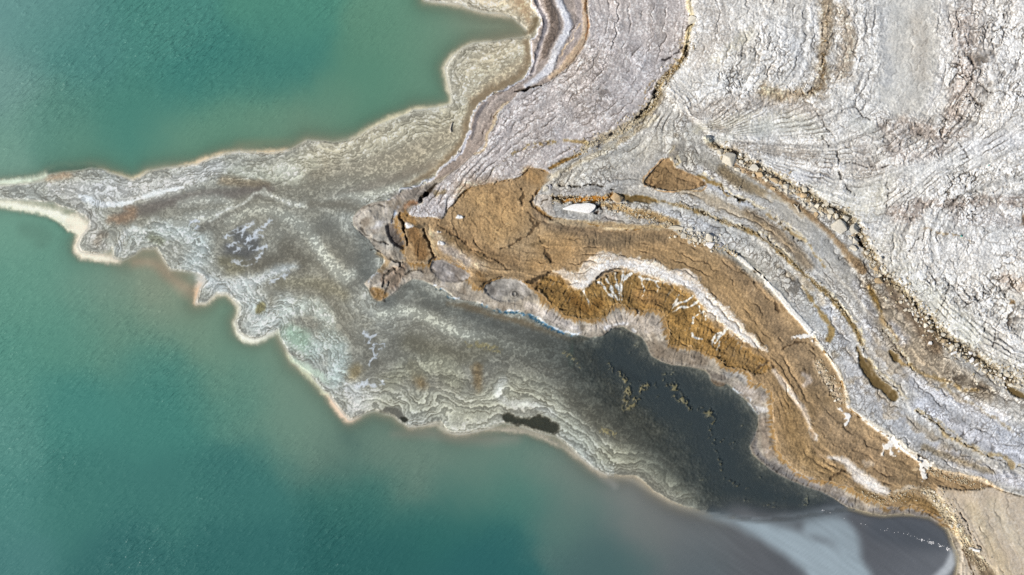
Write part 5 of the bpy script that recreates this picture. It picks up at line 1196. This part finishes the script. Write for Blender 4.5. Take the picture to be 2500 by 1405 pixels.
def stone(px, py, w_, h_, rot, label, kind='pale', cat='boulder', name='boulder', group=None, tall=0.5, k=None):
    o = bpy.data.objects.new(name, ROCKS[kind][random.randrange(7) if k is None else k]); S.collection.objects.link(o)
    t = min(w_, h_) * tall * PX * 1.3
    o.scale = (w_ * PX * 1.12, h_ * PX * 1.12, t)
    o.rotation_euler = (random.uniform(-0.12, 0.12), random.uniform(-0.12, 0.12), math.radians(rot))
    o.location = (wx(px), wy(py), height_at(px, py) + t * 0.22)
    props(o, label, cat, group); placed.append((px, py, max(w_, h_) * 0.5))
    return o
G1 = 'boulders of the long stone line'
stone(1776,390,40,32,-32,'large pale block near the upper end of the boulder line','pale',group=G1,k=1)
stone(1754,373,17,14,-30,'small pale block just above the large upper block','pale',group=G1)
stone(1836,412,23,17,-20,'pale boulder with dark gap behind, below the large upper block','pale',group=G1)
stone(1885,442,23,10,-15,'flat tan slab lying across the boulder line','tan',group=G1)
stone(1914,457,18,12,-25,'rounded pale boulder beside the flat tan slab','pale',group=G1)
stone(1975,500,18,13,-35,'pale boulder midway down the boulder line','pale',group=G1)
stone(1982,515,15,9,-10,'low pale stone on the terrace edge midway down the line','pale',group=G1)
stone(2001,523,17,11,-40,'angular pale stone above the largest square block','pale',group=G1)
stone(2040,553,46,30,-26,'largest square cream block in the boulder line','pale',group=G1,k=4)
stone(2076,560,22,22,10,'rough pale boulder right behind the largest square block','pale',group=G1)
stone(2081,588,21,16,-40,'pale boulder at the rim of the dark pit below the largest block','pale',group=G1)
stone(2077,606,21,11,-30,'low pale stone under the dark pit below the largest block','pale',group=G1)
stone(2297,831,14,11,-30,'orange tan boulder among dark gaps in the lower line','tan',group=G1)
stone(2321,861,15,10,0,'white boulder just below the orange tan one','white',group=G1)
stone(2457,938,17,9,-20,'pale stone beside the last dark hollow of the line','pale',group=G1)
stone(2476,941,16,10,-25,'rightmost pale stone of the boulder line','pale',group=G1)
G2 = 'stones at the terrace foot above the brown flat'
stone(1666,577,15,13,0,'pale stone at the top of the cluster above brown mud','pale',group=G2)
stone(1683,590,17,14,20,'round pale stone low in the cluster above brown mud','pale',group=G2)
stone(1696,585,14,14,0,'pale stone at the right end of the cluster above brown mud','pale',group=G2)
stone(1647,557,40,9,-5,'long pale ledge stone above the stone cluster','pale',group=G2)
stone(1734,599,28,18,-15,'white boulder with shaded end where the salt line starts','white',group=G2)
stone(1729,581,17,18,0,'pale boulder above the white one at the start of salt line','pale',group=G2)
stone(1756,599,14,12,10,'dark grey stone beside the white boulder','grey',group=G2)
stone(1342,458,11,12,0,'dark grey stone at the tip of the terraces','grey')
stone(1331,462,15,12,20,'pale cracked stone beside the dark one at the terrace tip','pale')
stone(1504,485,26,20,-30,'ochre chunk fallen beside the white salt slab','tan')
stone(1686,53,23,20,15,'cream boulder wedged in the crack at the top edge','pale')
stone(1589,247,15,20,15,'cream boulder lying in the dark gully','pale')
stone(2230,1144,17,10,0,'flat tan stone on brown mud by the largest salt spill','tan',tall=0.25)
stone(2170,1197,7,5,30,'small dark stone on the cream salt streak','grey')
stone(2378,1341,18,10,-30,'white boulder in the rubble band beside the silt bench','white')

# the white salt slab: a traced outline given thickness, tilted up at its broken end
def slab(name, outline, z0, thick, mat, label, cat, tilt=0.0):
    bm = bmesh.new(); pts = chaikin(outline, True, 1)
    cx, cy = pts.mean(0)
    rings = []
    for s_, zz_ in ((1.0, 0.0), (1.0, thick * 0.75), (0.94, thick), (0.6, thick * 1.08)):
        ring = []
        for i, (x, y) in enumerate(pts):
            jx, jy = random.uniform(-0.6, 0.6), random.uniform(-0.6, 0.6)
            X = (cx + (x - cx) * s_ + jx - cx) * PX; Y = -((cy + (y - cy) * s_ + jy) - cy) * PX
            ring.append(bm.verts.new((X, Y, zz_ + (tilt * X if zz_ > 0 else 0))))
        rings.append(ring)
    n = len(pts)
    for a, b in zip(rings[:-1], rings[1:]):
        for i in range(n): bm.faces.new((a[i], b[i], b[(i + 1) % n], a[(i + 1) % n]))
    c = bm.verts.new((0, 0, thick * 1.1))
    for i in range(n): bm.faces.new((rings[-1][i], c, rings[-1][(i + 1) % n]))
    bmesh.ops.recalc_face_normals(bm, faces=bm.faces[:])
    me = bpy.data.meshes.new(name); bm.to_mesh(me); bm.free(); me.materials.append(mat)
    o = bpy.data.objects.new(name, me); S.collection.objects.link(o)
    o.location = (wx(cx), wy(cy), z0); props(o, label, cat)
    return o
slab('salt_slab', [(1371,511),(1384,505),(1398,500),(1415,499),(1432,497),(1446,499),(1455,503),(1452,511),(1445,518),(1438,523),(1422,521),(1400,517),(1384,515)], 0.72, 0.5, WHITE,
     'bright white leaf-shaped salt slab in the ochre recess', 'salt slab', 0.10)

# stones scattered along the ledges, each its own object
def describe(size, where, kinds):
    k = random.choice(kinds)
    return f"{'tiny' if size < 6.5 else 'small' if size < 9.5 else 'larger'} {dict(pale='cream', tan='tan', white='white', grey='grey')[k]} stone {where}", k
def along(line, n, spread, smin, smax, label, group, kinds, name='stone', t0=0.0, t1=1.0, off=(0, 0)):
    P = chaikin(line, False, 2); seg = np.hypot(*np.diff(P, axis=0).T); cum = np.concatenate([[0], np.cumsum(seg)])
    made = tries = 0
    while made < n and tries < n * 12:
        tries += 1
        t = random.uniform(t0, t1) * cum[-1]; k = min(np.searchsorted(cum, t, side='right') - 1, len(seg) - 1)
        u = (t - cum[k]) / seg[k]; a, b = P[k], P[k + 1]
        nx, ny = -(b[1] - a[1]) / seg[k], (b[0] - a[0]) / seg[k]
        o_ = random.gauss(0, 1) * spread * 0.5
        x = a[0] + u * (b[0] - a[0]) + nx * o_ + off[0]; y = a[1] + u * (b[1] - a[1]) + ny * o_ + off[1]
        s_ = smin + (smax - smin) * random.random() ** 2.2
        if x > 2510 or y > 1420 or x < -10 or y < -10: continue
        if any((x - p[0]) ** 2 + (y - p[1]) ** 2 < (0.8 * (s_ * 0.5 + p[2])) ** 2 for p in placed): continue
        stone(x, y, s_ * random.uniform(0.8, 1.25), s_ * random.uniform(0.6, 1.0), random.uniform(0, 180), *describe(s_, label, kinds), 'stone', name, group, 0.6)
        made += 1
along(L1[4:16], 80, 20, 5, 18, 'in the upper half of the boulder line', 'stones of the upper boulder line', ['pale']*5 + ['tan'], off=(-3, 6))
along(L1[14:21], 30, 16, 5, 18, 'below the largest square block of the boulder line', 'stones below the largest block', ['pale']*5 + ['tan'], off=(-3, 4))
along(L1[22:30], 64, 22, 5, 14, 'between dark gaps in the lower boulder line', 'stones of the lower boulder line', ['pale']*4 + ['white'], off=(-4, 5))
along(L1[29:36], 46, 18, 5, 15, 'at the lower right end of the boulder line', 'stones of the boulder line end', ['pale']*4 + ['white'], off=(-2, 4))
along([(1630,556),(1665,572),(1700,583),(1750,598)], 26, 18, 6, 16, 'in the cluster above brown mud', 'small cluster stones', ['pale'])
along([(1470,505),(1520,520),(1580,535),(1620,545)], 14, 12, 4, 8, 'right of the white salt slab', 'stones beside the salt slab', ['pale','tan'])
along(L5[6:13], 16, 12, 4, 9, 'scattered along the dark gully', 'gully stones', ['pale'])
along([(2260,1195),(2300,1235),(2325,1275),(2350,1315),(2375,1345)], 34, 16, 4, 9, 'in the rubble band beside the silt bench', 'rubble band stones', ['pale']*3 + ['white'])
along([(1985,885),(2020,935),(2050,975)], 12, 16, 4, 9, 'on the cream strip beside the salt line', 'cream strip stones', ['pale'])

# ------------------------------------------------------------------ loose rubble too small to count
def rubble(name, lines, label, mat):
    V, F = [], []; base = 0
    ico_v = np.array([(-.5,-.5,-.4),(.5,-.45,-.4),(.45,.5,-.4),(-.45,.45,-.4),(-.35,-.3,.4),(.3,-.4,.45),(.4,.3,.35),(-.3,.35,.5)])
    ico_f = [(0,1,5,4),(1,2,6,5),(2,3,7,6),(3,0,4,7),(4,5,6,7)]
    for line, n, spread, s0, s1 in lines:
        P = chaikin(line, False, 2); seg = np.hypot(*np.diff(P, axis=0).T); cum = np.concatenate([[0], np.cumsum(seg)])
        for _ in range(n):
            t = random.random() * cum[-1]; k = min(np.searchsorted(cum, t, side='right') - 1, len(seg) - 1)
            u = (t - cum[k]) / seg[k]; a, b = P[k], P[k + 1]
            o_ = random.gauss(0, 1) * spread * 0.5
            x = a[0] + u * (b[0] - a[0]) - (b[1] - a[1]) / seg[k] * o_; y = a[1] + u * (b[1] - a[1]) + (b[0] - a[0]) / seg[k] * o_
            s_ = random.uniform(s0, s1) * PX; an = random.uniform(0, 6.28); ca, sa = math.cos(an), math.sin(an)
            vv = (ico_v + rng.uniform(-.12, .12, (8, 3))) * s_ * np.array([1, random.uniform(.6, 1), .75])
            zz_ = height_at(x, y) + s_ * 0.15
            for p in vv: V.append((wx(x) + p[0] * ca - p[1] * sa, wy(y) + p[0] * sa + p[1] * ca, zz_ + p[2]))
            F += [tuple(base + i for i in f) for f in ico_f]; base += 8
    me = bpy.data.meshes.new(name); me.from_pydata(V, [], F); me.update(); me.materials.append(mat)
    o = bpy.data.objects.new(name, me); S.collection.objects.link(o)
    return props(o, label, 'rubble', None, 'stuff')
RUB = stone_material('rubble_stone', (0.52, 0.44, 0.30), (0.60, 0.52, 0.38))
rubble('rubble', [(L1[2:20], 380, 20, 2, 6), (L1[20:36], 480, 26, 2, 6), (L5[5:19], 350, 18, 2, 4.5), ([(1640,560),(1700,588),(1760,602),(1800,625)], 160, 12, 2, 5),
  ([(1345,487),(1400,488),(1480,490),(1560,525),(1640,550)], 260, 14, 2, 5), ([(2255,1190),(2310,1245),(2345,1310),(2400,1390)], 420, 20, 2, 4.5), (L3[3:20], 200, 6, 2, 4), ([(1990,880),(2030,940),(2060,985)], 140, 16, 2, 4),
  ([(2260,1145),(2330,1170),(2400,1185)], 140, 12, 2, 4), ([(2100,1205),(2160,1225),(2230,1200)], 120, 14, 2, 4)],
  'loose pale rubble strewn along ledges, gully and salt lines', RUB)

# ------------------------------------------------------------------ driftwood and bits of litter
def tube(bm, pts, r0, r1, sides=6):
    prev = None
    for i, p in enumerate(pts):
        p = Vector(p); d = (Vector(pts[min(i + 1, len(pts) - 1)]) - Vector(pts[max(i - 1, 0)])).normalized()
        u = d.cross(Vector((0, 0, 1))).normalized(); v = u.cross(d); r = r0 + (r1 - r0) * i / (len(pts) - 1)
        ring = [bm.verts.new(p + u * math.cos(a) * r + v * math.sin(a) * r) for a in [2 * math.pi * k / sides for k in range(sides)]]
        if prev:
            for k in range(sides): bm.faces.new((prev[k], prev[(k + 1) % sides], ring[(k + 1) % sides], ring[k]))
        else: bm.faces.new(ring[::-1])
        prev = ring
    bm.faces.new(prev)
WOOD = stone_material('bleached_wood', (0.52, 0.47, 0.38), (0.60, 0.55, 0.46), 0.8)
def driftwood(px, py, branches, label):
    root = None
    for k, (pts, r0, r1) in enumerate(branches):
        bm = bmesh.new(); tube(bm, [(x * PX, -y * PX, h) for x, y, h in pts], r0, r1)
        nm = 'driftwood' if k == 0 else 'branch'
        me = bpy.data.meshes.new(nm); bm.to_mesh(me); bm.free(); me.materials.append(WOOD)
        o = bpy.data.objects.new(nm, me); S.collection.objects.link(o)
        if root is None:
            root = o; o.location = (wx(px), wy(py), height_at(px, py) + 0.05); props(o, label, 'driftwood', 'driftwood')
        else: o.parent = root
driftwood(1938, 503, [([(-6,-2,0.05),(0,4,0.08),(4,10,0.08),(7,18,0.03)],0.05,0.09),([(6,-1,0.06),(3,5,0.09),(4,10,0.08)],0.04,0.06)], 'pale forked branch lying below the boulder line')
driftwood(1100, 314, [([(4,-14,0.02),(1,-6,0.06),(-1,2,0.06),(1,10,0.03)],0.05,0.08)], 'bleached stick at the inner edge of the northern shelf')
driftwood(1798, 462, [([(-8,3,0.03),(-2,0,0.10),(6,-1,0.05)],0.04,0.05),([(-2,0,0.08),(2,6,0.04)],0.03,0.03),([(1,0,0.08),(5,-6,0.05)],0.03,0.03)], 'tangled twigs on the terrace beside brown stained ground')
def plastic(name, col):
    mt, n, out = new_mat(name); p = node(n, 'ShaderNodeBsdfPrincipled', Roughness=0.35)
    ns = node(n, 'ShaderNodeTexNoise', Scale=14.0); mr = node(n, 'ShaderNodeMapRange'); mr.inputs[3].default_value = 0.8; mr.inputs[4].default_value = 1.1
    sc = node(n, 'ShaderNodeVectorMath', operation='SCALE'); sc.inputs[0].default_value = col
    n.links.new(ns.outputs[0], mr.inputs[0]); n.links.new(mr.outputs[0], sc.inputs['Scale']); n.links.new(sc.outputs[0], p.inputs['Base Color']); n.links.new(p.outputs[0], out.inputs[0])
    return mt
PLASTIC = plastic('turquoise_plastic', (0.05, 0.45, 0.40)); CAPM = plastic('white_plastic', (0.7, 0.7, 0.68))
def scrap(px, py, s_, rot, label):
    def lathe(prof, nm, mt):
        bm = bmesh.new(); prev = None
        for x, r in prof:
            ring = [bm.verts.new((x * s_, r * s_ * math.cos(a), 0.36 * s_ + r * s_ * math.sin(a))) for a in [math.pi * k / 4 for k in range(8)]]
            if prev:
                for k in range(8): bm.faces.new((prev[k], prev[(k + 1) % 8], ring[(k + 1) % 8], ring[k]))
            else: bm.faces.new(ring)
            prev = ring
        bm.faces.new(prev[::-1]); bmesh.ops.recalc_face_normals(bm, faces=bm.faces[:])
        me = bpy.data.meshes.new(nm); bm.to_mesh(me); bm.free(); me.materials.append(mt)
        o = bpy.data.objects.new(nm, me); S.collection.objects.link(o); return o
    o = lathe([(0,0.30),(0.08,0.36),(0.9,0.36),(1.15,0.15),(1.32,0.13)], 'bottle', PLASTIC)
    o.location = (wx(px), wy(py), height_at(px, py)); o.rotation_euler = (0, 0, rot); props(o, label, 'bottle', 'litter on the salt plateau')
    c = lathe([(1.325,0.17),(1.5,0.17)], 'cap', CAPM); c.parent = o
scrap(2402, 408, 0.13, 0.7, 'small turquoise bottle on white crust near the upper cracks')
scrap(2335, 577, 0.16, -0.5, 'small turquoise bottle beside the ochre line of the plateau')
